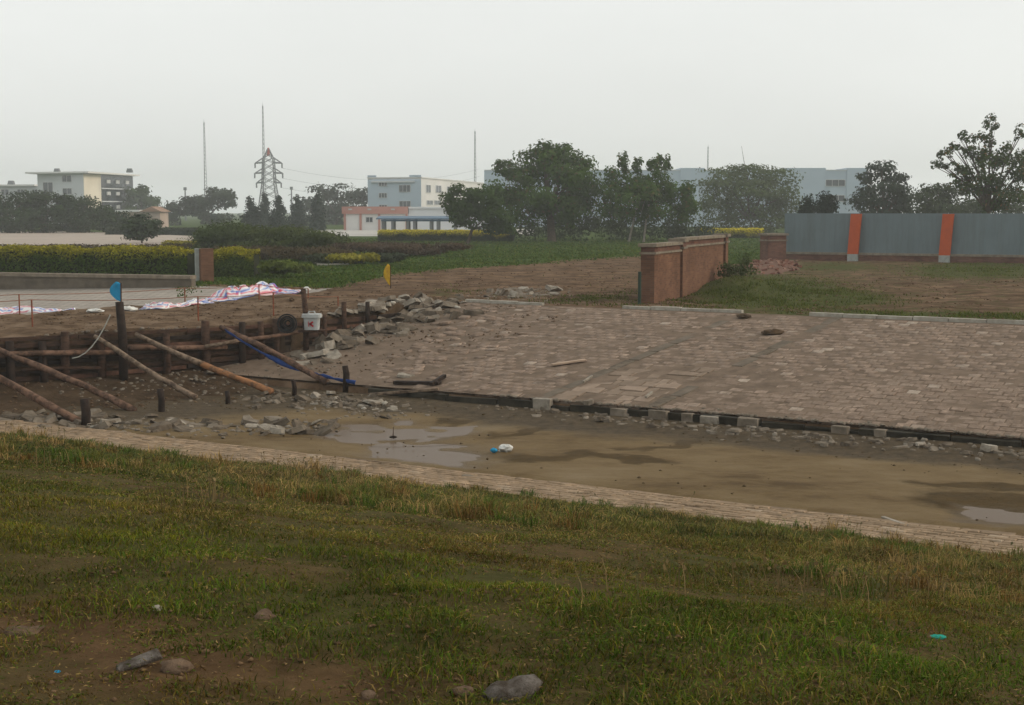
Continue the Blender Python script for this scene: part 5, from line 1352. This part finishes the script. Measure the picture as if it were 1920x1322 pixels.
# ropes and rods on the dam
rods = [(37, 552, 591), (61, 562, 613), (347, 540, 571), (372, 556, 602), (486, 533, 562), (513, 548, 592), (578, 541, 560), (634, 556, 574)]
tops = {}
for px, y0, y1 in rods:
    p = hit(px, y1); zt = z_at(y0, p[1]); tops[px] = np.array([p[0], p[1], zt])
    o = MB().tube([(p[0], p[1], p[2] - .2), (p[0], p[1], zt)], .022, 6).build('steel_rod', M_rebar, None, origin=p)
    tag(o, {37: 'rusty rod standing on the dam at the far left', 61: 'rusty rod on the dam edge nearest the left photo edge', 347: 'rusty rod on the dam behind the white sheet', 372: 'tall rusty rod on the dam edge above the thick post', 486: 'rusty rod in front of the striped tarpaulin', 513: 'rusty rod on the dam edge below the tarpaulin', 578: 'rusty rod right of the tarpaulin end', 634: 'short rusty rod near the right end of the timber wall'}[px], 'rod', 'rusty rods on the dam')
def cord(pts, r, mat, name, label, sag=.06):
    out = []
    for a, b in zip(pts[:-1], pts[1:]):
        a, b = np.array(a, float), np.array(b, float)
        for t in np.linspace(0, 1, 7)[:-1]: out.append(a + (b - a) * t - np.array([0, 0, sag * 4 * t * (1 - t)]))
    out.append(np.array(pts[-1], float)); o = MB().tube(out, r, 5).build(name, mat); return tag(o, label, 'cord')
e0 = tops[37] + np.array([-7.5, -4.0, -.05])
cord([e0, tops[37], tops[347], tops[486], tops[578]], .011, M_rope, 'cord', 'orange cord strung between the rods farther back on the dam')
e1 = tops[61] + np.array([-6.5, -4.2, -.02])
cord([e1, tops[61], tops[372], tops[513], tops[634]], .011, M_rope, 'cord', 'orange cord strung along the near edge of the dam')
p = wallpt(207, 590, .6); q = wallpt(135, 672, .5)
cord([p, q], .017, M_grope, 'rope', 'pale rope hanging from the tall post to the rail', .28)
# flags
def flag(base_top, w, h, mat, label, seed, tri=False, name='flag', stick=None, side=-1, cr=1.0):
    rs = np.random.default_rng(seed); root = empty(name, base_top); tag(root, label, 'flag')
    nx, nz = 9, 10; V = []
    for j in range(nz):
        for i in range(nx):
            a, b = i / (nx - 1), j / (nz - 1)
            if tri: wd = w * math.sin(math.pi * (0.12 + .78 * b)) ; x = side * wd * a
            else: x = side * w * a
            V.append((base_top[0] + x, base_top[1] + cr * (.07 * math.sin(a * 9 + b * 4 + seed) * (a + .2) + .03 * math.sin(b * 17 + a * 6)) + .03 * math.sin(a * 4), base_top[2] - h * b + (.12 * h * a if tri else 0)))
    F = [(j * nx + i, j * nx + i + 1, (j + 1) * nx + i + 1, (j + 1) * nx + i) for j in range(nz - 1) for i in range(nx - 1)]
    o = fast('cloth', np.array(V), np.array(F), mat, root, smooth=True); m_ = o.modifiers.new('thickness', 'SOLIDIFY'); m_.thickness = .006
    if stick: MB().tube(stick, .018, 6).build('stick', M_wood, root)
    return root
s = s_at(213); pt = wall_s(s, .52); zt = z_at(566, pt[1])
ft = np.array([pt[0] + .0, pt[1], z_at(532, pt[1])])
flag(ft, .30, .50, M_cyan, 'light blue flag on the tallest dark post', 3, True, cr=.25, stick=[(pt[0], pt[1], zt - .1), tuple(ft + [.01, 0, .02])])
p = hit(731, 541); tp = np.array([p[0] + .03, p[1], z_at(499, p[1])])
flag(tp, .27, .80, M_yellow, 'yellow flag on a thin stick at the edge of the lawn', 8, True, cr=.4, stick=[(p[0] + .03, p[1], p[2] - .2), tuple(tp + [0, 0, .04])])
# striped tarpaulin and white sheets on the dam
def tarp(pxs, pys, w, hgt, seed, label, white=.4, name='striped_tarpaulin', grp=None):
    rs = np.random.default_rng(seed); path = np.array([hit(a, b) for a, b in zip(pxs, pys)])
    nx, ny = 70, 16; t = np.linspace(0, 1, nx); k = np.linspace(0, 1, len(path)); cx_ = np.stack([np.interp(t, k, path[:, i]) for i in range(3)], -1)
    dv_ = np.gradient(cx_[:, :2], axis=0); dv_ /= np.linalg.norm(dv_, axis=1, keepdims=True); nv = np.stack([-dv_[:, 1], dv_[:, 0]], -1)
    V, C = [], []
    red, blu, whi = np.array([.52, .05, .10]), np.array([.10, .17, .46]), np.array([.74, .74, .73])
    for i in range(nx):
        wi = w * (0.55 + .8 * vnoise(t[i] * 7, .2, seed)) * min(1, 6 * t[i] + .25, 6 * (1 - t[i]) + .25); hi = hgt * (0.25 + 1.3 * vnoise(t[i] * 9, .7, seed + 1)) * min(1, 8 * t[i] + .15, 8 * (1 - t[i]) + .15)
        for j in range(ny):
            q = j / (ny - 1); off = (q - .5) * wi
            x, y = cx_[i, :2] + nv[i] * off
            z_ = max(float(H(x, y)), cx_[i, 2] - .05) + .015 + hi * math.sin(math.pi * q) ** .7 * (0.55 + .9 * vnoise(i * .45, j * .6, seed + 2))
            V.append((x + rs.normal(0, .015), y + rs.normal(0, .015), z_))
            st = (q * 7 + .6 * vnoise(i * .25, j * .3, seed + 3) + t[i] * 2) % 1.0
            C.append(whi if st < .34 + white * .3 else (red if (int(q * 7 + t[i] * 2) % 2) else blu))
    F = [(i * ny + j, i * ny + j + 1, (i + 1) * ny + j + 1, (i + 1) * ny + j) for i in range(nx - 1) for j in range(ny - 1)]
    o = fast(name, np.array(V), np.array(F), M_tarp, None, np.array(C), smooth=False); m_ = o.modifiers.new('thickness', 'SOLIDIFY'); m_.thickness = .01
    return tag(o, label, 'tarpaulin', grp)
tarp([392, 420, 455, 490, 530, 566], [566, 562, 556, 552, 550, 549], 1.1, .34, 5, 'heaped red white and blue striped tarpaulin on the dam', .35)
tarp([262, 300, 340, 400], [581, 579, 575, 569], .5, .12, 6, 'thin trailing end of white and blue tarpaulin along the dam', .9)
tarp([-120, -60, 0, 40, 95, 132], [591, 590, 588, 586, 585, 582], .9, .16, 7, 'white and blue tarpaulin strip at the left photo edge', .7)
def lump(px, py, w, h, mat, label, name, seed, cat):
    rs = np.random.default_rng(seed); p = hit(px, py); nu, nv_ = 22, 12; V = []
    for j in range(nv_ + 1):
        ph = math.pi * j / nv_
        for i in range(nu):
            t = 2 * math.pi * i / nu; r = 1 + .5 * (vnoise(math.cos(t) * 2 + 5, math.sin(t) * 2 + ph * 2, seed) - .5) + .7 * (vnoise(math.cos(t) * 5 + 9, math.sin(t) * 5 + ph * 5, seed + 3) - .5)
            V.append((p[0] + w / 2 * r * math.sin(ph) * math.cos(t), p[1] + w / 3 * r * math.sin(ph) * math.sin(t), p[2] + h * .38 + h * .55 * r * math.cos(ph)))
    F = [(j * nu + i, j * nu + (i + 1) % nu, (j + 1) * nu + (i + 1) % nu, (j + 1) * nu + i) for j in range(nv_) for i in range(nu)]
    return tag(fast(name, np.array(V), np.array(F), mat, smooth=False), label, cat)
lump(240, 583, .55, .16, M_bag, 'plump white sack lying on the dam right of the blue flag', 'white_sack', 2, 'sack')
lump(178, 585, .45, .10, M_bag, 'flat white sack lying on the dam left of the blue flag', 'white_sack', 3, 'sack')
lump(575, 546, .26, .17, M_bag, 'small white bag beside the striped tarpaulin end', 'white_bag', 4, 'bag')
lump(692, 575, .62, .14, simple('beige_sheet', (.52, .42, .34), (.36, .29, .23), 5, .8, .3), 'beige sheet lying at the right end of the timber wall', 'beige_sheet', 6, 'sheet')
# coil of dark wire
p = wallpt(540, 606, .42); root = empty('wire_coil', p); tag(root, 'round coil of dark wire hung on the timber wall', 'wire coil')
for k in range(9):
    mb = MB(); pts = []; r = .07 + .026 * k + random.uniform(-.012, .012); tl = random.uniform(-.25, .25)
    for i in range(25):
        t = 2 * math.pi * i / 24; pts.append((p[0] + math.cos(t) * r, p[1] - .02 * k + math.cos(t) * tl * .2, p[2] + math.sin(t) * r))
    mb.tube(pts, .018, 5, caps=False).build('turn', M_wire, root)
# white tub with red mark
p = wallpt(585, 618, .55); d_ = p[1]; s_ = mpp(d_)
tb = empty('white_tub', p); tag(tb, 'white plastic tub with lid and red mark on the timber wall', 'tub')
zb, zt = p[2], z_at(595, d_)
def rbox(mb, c, w, dp, z0, z1, k0, k1, rz=.35):
    vs = []; n = 16
    for zz, k in ((z0, k0), (z1, k1)):
        for i in range(n):
            t = 2 * math.pi * (i + .5) / n; cx_, cy_ = math.copysign(abs(math.cos(t)) ** .45, math.cos(t)), math.copysign(abs(math.sin(t)) ** .45, math.sin(t))
            x, y = cx_ * w / 2 * k, cy_ * dp / 2 * k; vs.append((c[0] + x * math.cos(rz) - y * math.sin(rz), c[1] + x * math.sin(rz) + y * math.cos(rz), zz))
    return mb.add(vs, [tuple(range(n))[::-1], tuple(range(n, 2 * n))] + [(i, (i + 1) % n, n + (i + 1) % n, n + i) for i in range(n)])
w = 30 * s_
rbox(MB(), p, w, w * .8, zb, zt, .9, 1.0, 0.0).build('body', M_white, tb, smooth=False)
rbox(MB(), p, w, w * .8, zt, zt + .10, 1.22, 1.18, 0.0).build('lid', M_white, tb)
MB().tube([(p[0] - .1, p[1], zt + .10), (p[0] - .08, p[1], zt + .17), (p[0] + .08, p[1], zt + .17), (p[0] + .1, p[1], zt + .10)], .025, 6).build('handle', M_white, tb)
f = w * .4 + .012; zc = (zb + zt) / 2
mb = MB(); yy = p[1] - f
def bar(x0, z0, x1, z1, t=.03): mb.beam((p[0] + x0, yy, zc + z0), (p[0] + x1, yy, zc + z1), .012, t)
bar(-.07, -.075, -.07, .075, .05); bar(-.05, -.01, .06, .065, .045); bar(-.045, .01, .07, -.075, .045); bar(-.02, .0, .03, .0, .05)
mb.build('red_mark', M_redmark, tb)
MB().box((p[0], p[1] + .03, zb - .035), (w * 1.7, .34, .06), .1).build('ledge', M_wood, tw)

# ---- broken concrete: every lump its own thing
def chunk_mesh(seed, flat):
    rs = np.random.default_rng(seed); n = int(rs.integers(5, 8)); t = np.sort(rs.random(n) * 2 * math.pi * .75 + np.arange(n) * 2 * math.pi / n * .25 + 0) if False else np.arange(n) * 2 * math.pi / n + rs.uniform(-.35, .35, n)
    r = rs.uniform(.7, 1.1, n) * .5; h = flat
    bot = np.column_stack([np.cos(t) * r * 1.02, np.sin(t) * r * .8, np.full(n, -h / 2) + rs.normal(0, h * .08, n)])
    top = np.column_stack([np.cos(t) * r * rs.uniform(.78, .98, n), np.sin(t) * r * .8 * rs.uniform(.78, .98, n), np.full(n, h / 2) + rs.normal(0, h * .14, n)])
    V = np.concatenate([bot, top, [[0, 0, h * .56]]]); F = [tuple(range(n))[::-1]] + [(k, (k + 1) % n, n + (k + 1) % n, n + k) for k in range(n)] + [(n + k, n + (k + 1) % n, 2 * n) for k in range(n)]
    return V, F
variants = {}
for mi, (mn, mt) in enumerate((('pale', M_concw), ('grey', M_conc), ('muddy', M_concd))):
    for k in range(7):
        V, F = chunk_mesh(100 * mi + k, [.22, .3, .42, .18, .5, .26, .35][k]); me = bpy.data.meshes.new('concrete_chunk'); me.from_pydata([tuple(q) for q in V], [], F); me.update(); me.materials.append(mt); variants[mn, k] = me
CR_V, CR_F, CR_C = [], [], []
TONE = {'pale': (.40, .365, .305), 'grey': (.24, .208, .166), 'muddy': (.13, .104, .077)}
def crumb(px, py, wpx, tone):
    p = hit(px, py); sz = wpx * mpp(p[1]); me = variants[tone, random.randrange(7)]
    V = np.array([tuple(q.co) for q in me.vertices]) * sz
    R = np.array(Matrix.Rotation(random.uniform(-3, 3), 3, 'Z') @ Matrix.Rotation(random.gauss(0, .2), 3, 'X'))
    n0 = sum(len(q) for q in CR_V); CR_V.append(V @ R.T + p + [0, 0, sz * .06]); CR_C.append(np.tile(np.array(TONE[tone]) * random.uniform(.7, 1.1), (len(V), 1)))
    for f in me.polygons:
        vs = list(f.vertices)
        for i in range(1, len(vs) - 1): CR_F.append((vs[0] + n0, vs[i] + n0, vs[i + 1] + n0))
def chunk(px, py, wpx, tone, label, group, k=None, tilt=.25, lift=.1, cat='rubble', name='concrete_chunk'):
    p = hit(px, py); sz = wpx * mpp(p[1]); k = random.randrange(7) if k is None else k
    o = bpy.data.objects.new(name, variants[tone, k]); hh = [.22, .3, .42, .18, .5, .26, .35][k] * sz
    o.location = (p[0], p[1], p[2] + hh * lift); o.scale = (sz * random.uniform(.9, 1.3), sz * random.uniform(.7, 1.1), sz * random.uniform(.32, .75))
    o.rotation_euler = (random.gauss(0, tilt), random.gauss(0, tilt), random.uniform(-3.1, 3.1)); COL.objects.link(o)
    return tag(o, label, cat, group)
def pile(n, region, sizes, tones, label, group, tilt=.3, lift=.08):
    k = 0
    while k < n:
        px, py = region(); w_ = random.uniform(*sizes); k += 1
        if w_ < 17: crumb(px, py, w_, random.choice(tones))
        else: chunk(px, py, w_, random.choice(tones), label, group, None, tilt, lift)
def along_line(pts, sx, sy):
    def f():
        t = random.random() * (len(pts) - 1); i = int(t); q = t - i
        return pts[i][0] + (pts[i + 1][0] - pts[i][0]) * q + random.gauss(0, sx), pts[i][1] + (pts[i + 1][1] - pts[i][1]) * q + random.gauss(0, sy)
    return f
pile(120, along_line([(555, 690), (600, 655), (660, 628), (720, 605), (790, 588), (840, 578)], 22, 11), (12, 58), ['grey', 'grey', 'muddy', 'muddy', 'muddy', 'pale'], 'broken concrete lump in the heap between timber wall and paved slope', 'rubble between wall and slope')
pile(24, along_line([(700, 575), (780, 568), (860, 568)], 20, 6), (14, 40), ['grey', 'pale', 'grey'], 'broken slab at the top corner of the damaged slope', 'rubble at the slope corner')
pile(60, along_line([(585, 752), (640, 752), (700, 762), (730, 766)], 20, 8), (8, 36), ['grey', 'muddy', 'pale', 'muddy'], 'broken concrete lump in the heap below the blue sheeting', 'rubble heap on the mud')
pile(34, along_line([(470, 752), (520, 748), (570, 748)], 24, 7), (10, 40), ['muddy', 'muddy', 'grey'], 'dark muddy lump left of the rubble heap below the props', 'muddy lumps below the props')
pile(96, along_line([(20, 785), (120, 793), (230, 795), (330, 800), (430, 806), (560, 803), (610, 797)], 26, 7), (12, 58), ['grey', 'muddy', 'muddy', 'muddy', 'grey', 'muddy', 'pale'], 'concrete lump in the rubble along the near ledge by the props', 'rubble along the near ledge')
pile(110, along_line([(1000, 765), (1120, 786), (1250, 795), (1380, 808), (1500, 820), (1620, 830), (1750, 838), (1900, 852)], 40, 5), (6, 32), ['muddy', 'muddy', 'grey', 'muddy', 'grey'], 'concrete lump in the debris line at the foot of the paved slope', 'debris at the slope foot', .12)
pile(26, along_line([(930, 553), (985, 548), (1040, 547)], 14, 4), (12, 40), ['pale', 'grey', 'grey'], 'pale slab in the small heap on the dirt before the lawn', 'slabs on the dirt')
for px, py, w, tone, k, lab in ((1856, 846, 34, 'pale', 4, 'bright white lump at the foot of the slope near the right edge'), (1726, 834, 40, 'pale', 3, 'flat white slab lying at the slope foot left of the bright lump'), (205, 796, 48, 'pale', 1, 'large pale lump in the rubble right of the stout stake'), (95, 790, 40, 'grey', 1, 'grey lump below the lowest prop'), (1378, 810, 50, 'grey', 3, 'flat grey slab lying in the debris below the steps'),
    (790, 582, 34, 'pale', 0, 'pale squared block on top of the rubble by the slope corner'), (620, 668, 50, 'pale', 3, 'pale slab leaning in the heap below the white tub'), (620, 740, 30, 'pale', 2, 'pale lump on top of the heap below the blue sheeting'), (700, 758, 50, 'pale', 5, 'white slab at the right of the heap below the blue sheeting'),
    (760, 706, 40, 'pale', 3, 'white slab lying low on the damaged slope'), (650, 640, 60, 'grey', 1, 'large grey slab in the heap right of the white tub'), (700, 620, 70, 'grey', 1, 'largest grey green slab in the heap on the slope')):
    chunk(px, py, w, tone, lab, None, k, .12, .3)
for kb, (px, py, w) in enumerate(((1018, 748, 36), (1161, 768, 32), (1236, 771, 38), (1332, 781, 36), (1404, 785, 40), (1576, 800, 32), (1652, 806, 22), (1290, 777, 22))):
    p = hit(px, py + 4); v0 = V_TOE - .17; r = ray(px, py); t = v0 / (SA * r[0] + CA * r[1]); q = np.array([r[0] * t, r[1] * t, EYE + r[2] * t]); sz = w * mpp(q[1])
    zg = float(mudz(q[0], q[1])) - .05
    o = MB().box((0, 0, 0), (sz, .20, max(.14, q[2] + .02 - zg)), 0, jit=.012).build('concrete_block', random.choice([M_conc, M_concw, M_conc]), bevel=.015)
    o.location = (q[0], q[1], (q[2] + .02 + zg) / 2); o.rotation_euler = (0, 0, math.radians(-31) + random.uniform(-.06, .06))
    tag(o, ['squared block against the slope toe left of the steps', 'squared block against the slope toe below the left half of the steps', 'squared block against the slope toe just right of the steps', 'squared block against the slope toe, third right of the steps', 'squared block against the slope toe, fourth right of the steps', 'squared block against the slope toe, second from the right', 'smallest squared block against the slope toe, farthest right', 'narrow squared block against the slope toe, second right of the steps'][kb], 'concrete block', 'blocks against the slope toe')
tag(fast('rubble', np.concatenate(CR_V), np.array(CR_F), vcol('small_rubble', .9, .2, 0, 7.0), None, np.concatenate(CR_C)), 'fist sized pieces of broken concrete strewn through the heaps', 'rubble', kind='stuff')
# gravel-sized crumbs among the rubble
rs = np.random.default_rng(9); AV, AF = [], []; base = 0; bv, bf = stone_mesh_arrays(1, .8, .5, .12)
lines = [along_line([(555, 690), (660, 628), (840, 578)], 34, 16), along_line([(20, 785), (230, 797), (430, 806), (610, 798)], 30, 8), along_line([(585, 752), (730, 766)], 30, 10), along_line([(900, 760), (1250, 793), (1620, 828), (1930, 852)], 40, 6), along_line([(1000, 752), (1200, 768), (1500, 796), (1900, 830)], 60, 3), along_line([(900, 556), (1060, 548)], 20, 5), along_line([(100, 720), (300, 720), (480, 715)], 60, 20)]
for ln in lines:
    for _ in range(230):
        px, py = ln(); p = hit(px, py); s_ = rs.uniform(.03, .11); R = np.array(Matrix.Rotation(rs.random() * 6, 3, 'Z') @ Matrix.Rotation(rs.normal(0, .4), 3, 'X'))
        AV.append((bv * s_) @ R.T + p + [0, 0, s_ * .25]); AF.append(bf + base); base += 12
tag(fast('rubble', np.concatenate(AV), np.concatenate(AF), M_conc), 'scattered crumbs of broken concrete and stone', 'rubble', kind='stuff')

# clods of earth lying on the dam, the dirt field, the yard and the foreground soil
def clods(n, pts, smin, smax, mat, label, seed):
    rs = np.random.default_rng(seed); x, y = pts; x, y = x[:n], y[:n]; m = len(x)
    z = H(x, y); s = smin + (smax - smin) * rs.random(m) ** 2.5
    ico = np.array([(1, 0, 0), (-1, 0, 0), (0, 1, 0), (0, -1, 0), (0, 0, 1), (0, 0, -1)], float)
    f8 = np.array([(0, 2, 4), (2, 1, 4), (1, 3, 4), (3, 0, 4), (2, 0, 5), (1, 2, 5), (3, 1, 5), (0, 3, 5)])
    V = ico[None] * s[:, None, None] * rs.uniform(.55, 1.25, (m, 6, 1)) * np.array([1, 1, .62])
    th = rs.random(m) * 6.28; c, sn = np.cos(th)[:, None], np.sin(th)[:, None]
    V = np.stack([V[..., 0] * c - V[..., 1] * sn, V[..., 0] * sn + V[..., 1] * c, V[..., 2]], -1) + np.stack([x, y, z + s * .1], -1)[:, None]
    F = (f8[None] + (np.arange(m) * 6)[:, None, None]).reshape(-1, 3)
    return tag(fast('clods', V.reshape(-1, 3), F, mat), label, 'soil', kind='stuff')
rs = np.random.default_rng(33)
a, b = rs.uniform(-12, 16, 9000), rs.uniform(-4.2, 8.5, 9000); pts = dam_world(a, b)
k = fbm(a * 1.2, b * 1.2, 15) > .44; clods(5200, (pts[0][k], pts[1][k]), .012, .075, M_dam, 'loose clods of brown earth on and before the dam', 1)
u_, v_ = rs.uniform(-46, -2, 26000), V_TOP + 0.3 + 42 * rs.random(26000) ** 1.6; x_, y_ = xy(u_, v_)
px_, py_2 = P(x_, y_, np.zeros_like(x_)); lim_ = np.interp(px_, [340, 380, 480, 620, 735, 1000, 1190, 1360, 1440, 1500, 1920], [540, 531, 534, 538, 513, 492, 479, 497, 490, 486, 492])
k = (py_2 > lim_ + 2) & (px_ > 500) & (fbm(x_ * .8, y_ * .8, 19) > .45); clods(6500, (x_[k], y_[k]), .015, .085, M_earth, 'loose clods of earth on the churned dirt', 2)
d_ = (2.0 + rs.random(20000) * 2.0) ** 2; x_ = (rs.random(20000) - .5) * d_ * .95; u_, v_ = uv(x_, d_); k = v_ < 19.3
clods(12000, (x_[k], d_[k]), .003, .018, simple('foreground_clod', (.165, .105, .058), (.085, .053, .029), 6, .95, .5), 'crumbs of soil among the foreground grass', 3)
u_, v_ = rs.uniform(-27, -1, 5000), rs.uniform(21.5, 28.3, 5000); k = (rs.random(5000) < .06 + .5 * sstep(25.5, 27.5, v_) + .5 * sstep(-20, -24, u_)) & (fbm(u_ * .9, v_ * .9, 27) > .42)
clods(2400, tuple(q[k] for q in xy(u_, v_)), .008, .05, simple('mud_clod', (.115, .08, .043), (.058, .041, .023), 4, .95, .5), 'small lumps of drying mud on the channel bed', 4)
# dry bits lying flat in the foreground grass
n = 90000; d_ = (2.0 + rs.random(n) * 2.6) ** 2; x_ = (rs.random(n) - .5) * d_ * .97; u_, v_ = uv(x_, d_); k = (v_ < 19.2) & (rs.random(n) < .25 + 1.3 * (fbm(u_ * 1.1, v_ * 1.1, 151) - .35))
x_, d_ = x_[k], d_[k]; m_ = len(x_); z_ = terr(x_, d_) + rs.uniform(.004, .045, m_)
cen = np.stack([x_, d_, z_], -1); C = np.array([.24, .165, .065]) * rs.uniform(.35, 1.35, (m_, 1)); g_ = rs.random(m_) < .55; C[g_] = np.array([.085, .115, .016]) * rs.uniform(.6, 1.4, (g_.sum(), 1))
V, F, C = leaf_arrays(cen, np.maximum(.018, .0024 * d_), C, rs, .26, flat=.75)
tag(fast('leaf_litter', V, F, M_blade, None, C), 'dry leaf bits and low weeds among the foreground grass', 'litter', kind='stuff')

# ---- brick heap by the gatepost
me_b = {}
for k, c in enumerate(((.20, .092, .062), (.155, .066, .046), (.26, .155, .115))):
    V, F = stone_mesh_arrays(.25, .12, .07, .008); me = bpy.data.meshes.new('loose_brick'); me.from_pydata([tuple(q) for q in V], [], [tuple(q) for q in F]); me.update(); me.materials.append(simple('loose_brick_%d' % k, c, None, 8, .9, .4)); me_b[k] = me
for k in range(150):
    a = random.random() * 6.28; r = random.random() ** .6
    px, py = 1447 + 56 * r * math.cos(a), 500 + 13 * r * math.sin(a); p = G(px, py); hgt = .32 * max(0, 1 - r) + .02
    o = bpy.data.objects.new('loose_brick', me_b[random.randrange(3)]); o.location = (p[0], p[1], float(terr(p[0], p[1])) + hgt * random.uniform(.4, 1) + .05); o.rotation_euler = (random.gauss(0, .35), random.gauss(0, .35), random.uniform(0, 6.2)); COL.objects.link(o)
    tag(o, 'loose red brick in the spilled heap beside the hoarding gatepost', 'brick', 'heap of loose bricks')
V = []; nn = 14
mound = [(*G(1447 + 60 * r * math.cos(t), 500 + 14 * r * math.sin(t))[:2], r) for r in (1, .66, .33, .02) for t in np.linspace(0, 6.283, 24, endpoint=False)]
V = [(x, y, float(terr(x, y)) - .03 + .34 * (1 - r) * (.8 + .4 * vnoise(x * 3, y * 3, 5))) for x, y, r in mound]
F = [(j * 24 + i, j * 24 + (i + 1) % 24, (j + 1) * 24 + (i + 1) % 24, (j + 1) * 24 + i) for j in range(3) for i in range(24)]
o = fast('brick_dust_mound', np.array(V), np.array(F), simple('brick_dust', (.165, .092, .066), (.11, .066, .048), 6, .95, .8, .04), smooth=True); tag(o, 'low mound of crushed red brick under the loose bricks', 'mound')

# ---- litter, planks and clods
def plank(px0, py0, px1, py1, w, h, mat, label, name='wooden_plank', lift=.05, cat='plank'):
    a, b = hit(px0, py0), hit(px1, py1); a[2] += lift; b[2] += lift; c = (a + b) / 2
    return tag(MB().beam(a, b, w, h).build(name, mat, None, origin=c, bevel=.008), label, cat)
plank(1035, 688, 1098, 679, .16, .05, simple('pale_plank', (.42, .31, .23), (.32, .235, .17), 4, .8, .3), 'pale plank lying on the paved slope left of the steps')
plank(690, 743, 822, 733, .09, .07, M_woodg, 'grey pole lying along the slope foot right of the stakes', 'timber_pole', .04, 'pole')
plank(1094, 722, 1110, 711, .06, .05, M_concw, 'short white stick on the left edge of the steps', 'white_stick', .07, 'stick')
plank(1211, 751, 1223, 741, .06, .05, M_concw, 'short white stick by the right foot of the steps', 'white_stick', .07, 'stick')
plank(808, 727, 834, 711, .10, .09, M_darkwood, 'dark timber stub leaning at the slope foot', 'timber_stub', .08, 'timber')
plank(740, 720, 825, 722, .22, .08, M_darkwood, 'dark wet beam lying at the foot of the damaged slope', 'timber_beam', .04, 'timber')
plank(1655, 974, 1700, 990, .07, .03, M_concw, 'thin white strip on the edge of the paved ledge', 'white_strip', .03, 'strip')
def clod(px, py, w, h, mat, label, name, seed, cat): return lump(px, py, w * mpp(hit(px, py)[1]), h * mpp(hit(px, py)[1]), mat, label, name, seed, cat)
clod(1449, 627, 34, 9, simple('dark_clod', (.10, .066, .04), None, 8, .95, .8, .03), 'dark clod of earth on the slope head right of the steps', 'earth_clod', 5, 'clod')
clod(1395, 596, 26, 8, simple('dark_clod', (.10, .07, .045), None, 8, .95, .8, .03), 'small dark clod at the head of the steps', 'earth_clod', 6, 'clod')
clod(948, 846, 26, 12, M_bag, 'crumpled white bag lying on the mud by the puddle', 'crumpled_bag', 7, 'bag')
clod(926, 847, 14, 7, M_cyan, 'small blue scrap touching the crumpled white bag', 'plastic_scrap', 8, 'litter')
clod(737, 821, 14, 4, M_darkwood, 'small dark twig base standing in the long puddle', 'twig', 9, 'twig')
p = hit(737, 820); o = MB().tube([p, p + [.01, 0, .22]], [.012, .006], 5).build('twig', M_wood); tag(o, 'thin upright twig in the long puddle', 'twig')
clod(1757, 1200, 26, 8, M_teal, 'teal plastic scrap lying in the grass at right', 'plastic_scrap', 10, 'litter')
clod(108, 1264, 13, 5, M_cyan, 'tiny blue scrap in the bare soil at lower left', 'plastic_scrap', 11, 'litter')
M_rock = simple('pale_rock', (.20, .178, .158), (.07, .054, .040), 20, .9, 1.0, .02); M_soilrock = simple('soil_clod', (.17, .115, .075), (.09, .06, .04), 16, .95, .8, .02)
def rock(px, py, wpx, hpx, mat, label, seed, name='rock', cat='rock', flat=1.0):
    p = hit(px, py); s_ = mpp(p[1]); w, h = wpx * s_, hpx * s_ * 1.15; nu, nv_ = 9, 6; V = []
    for j in range(nv_ + 1):
        ph = math.pi * j / nv_
        for i in range(nu):
            t = 2 * math.pi * i / nu; q = np.array([math.sin(ph) * math.cos(t), math.sin(ph) * math.sin(t), math.cos(ph)])
            r = 1 + .95 * (vnoise(q[0] * 1.4 + 9, q[1] * 1.4 + q[2] * 1.3, seed) - .5) + .22 * (vnoise(q[0] * 4 + 3, q[1] * 4 + q[2] * 3, seed + 4) - .5)
            m_ = np.max(np.abs(q)) ** .55; q = q / m_ * r
            V.append((p[0] + q[0] * w / 2, p[1] + q[1] * w * .38, p[2] + h * .12 + q[2] * h * .5))
    F = [(j * nu + i, j * nu + (i + 1) % nu, (j + 1) * nu + (i + 1) % nu, (j + 1) * nu + i) for j in range(nv_) for i in range(nu)]
    return tag(fast(name, np.array(V), np.array(F), mat), label, cat)
rock(950, 1312, 105, 46, M_rock, 'pale grey rock in the soil at the bottom centre', 21)
rock(868, 1308, 40, 22, M_soilrock, 'brown stone left of the pale grey rock', 22)
rock(46, 1190, 66, 14, M_soilrock, 'flat brown slab on bare soil at lower left edge', 23)
p = hit(262, 1250); o = MB().box((0, 0, 0), (.15, .055, .024), 0, jit=.009).build('rock', M_rock, bevel=.004); o.location = (p[0], p[1], p[2] + .016); o.rotation_euler = (.12, -.2, .5); tag(o, 'tilted grey slab in the soil at lower left', 'rock')
rock(332, 1262, 60, 18, M_soilrock, 'brown root clod beside the tilted grey slab', 25, 'earth_clod', 'clod')
rock(294, 1143, 22, 8, M_concw, 'small white pebble on the bare soil at lower left', 26)
rock(494, 1160, 46, 20, M_soilrock, 'brown clod in the grass right of the bare soil', 27, 'earth_clod', 'clod')
rock(690, 1312, 34, 14, M_soilrock, 'small brown stone left of centre at the bottom', 28)
rock(283, 851, 16, 8, M_conc, 'small pale stone at the head of the grass bank', 29)
rock(876, 897, 30, 7, M_conc, 'flat pale stone on the paved ledge', 30)

# ---- haze
m = bpy.data.materials.new('haze'); m.use_nodes = True; nt = m.node_tree; nt.nodes.clear()
ou = nt.nodes.new('ShaderNodeOutputMaterial'); pv = nt.nodes.new('ShaderNodeVolumePrincipled')
pv.inputs['Color'].default_value = (0.955, 0.99, 1.0, 1); pv.inputs['Density'].default_value = 0.00068; pv.inputs['Anisotropy'].default_value = 0.35
nt.links.new(pv.outputs['Volume'], ou.inputs['Volume'])
o = MB().box((0, 300, 18.5), (4200, 4200, 44)).build('haze', m); tag(o, 'thin pale smog lying over the whole place', 'haze', kind='stuff')
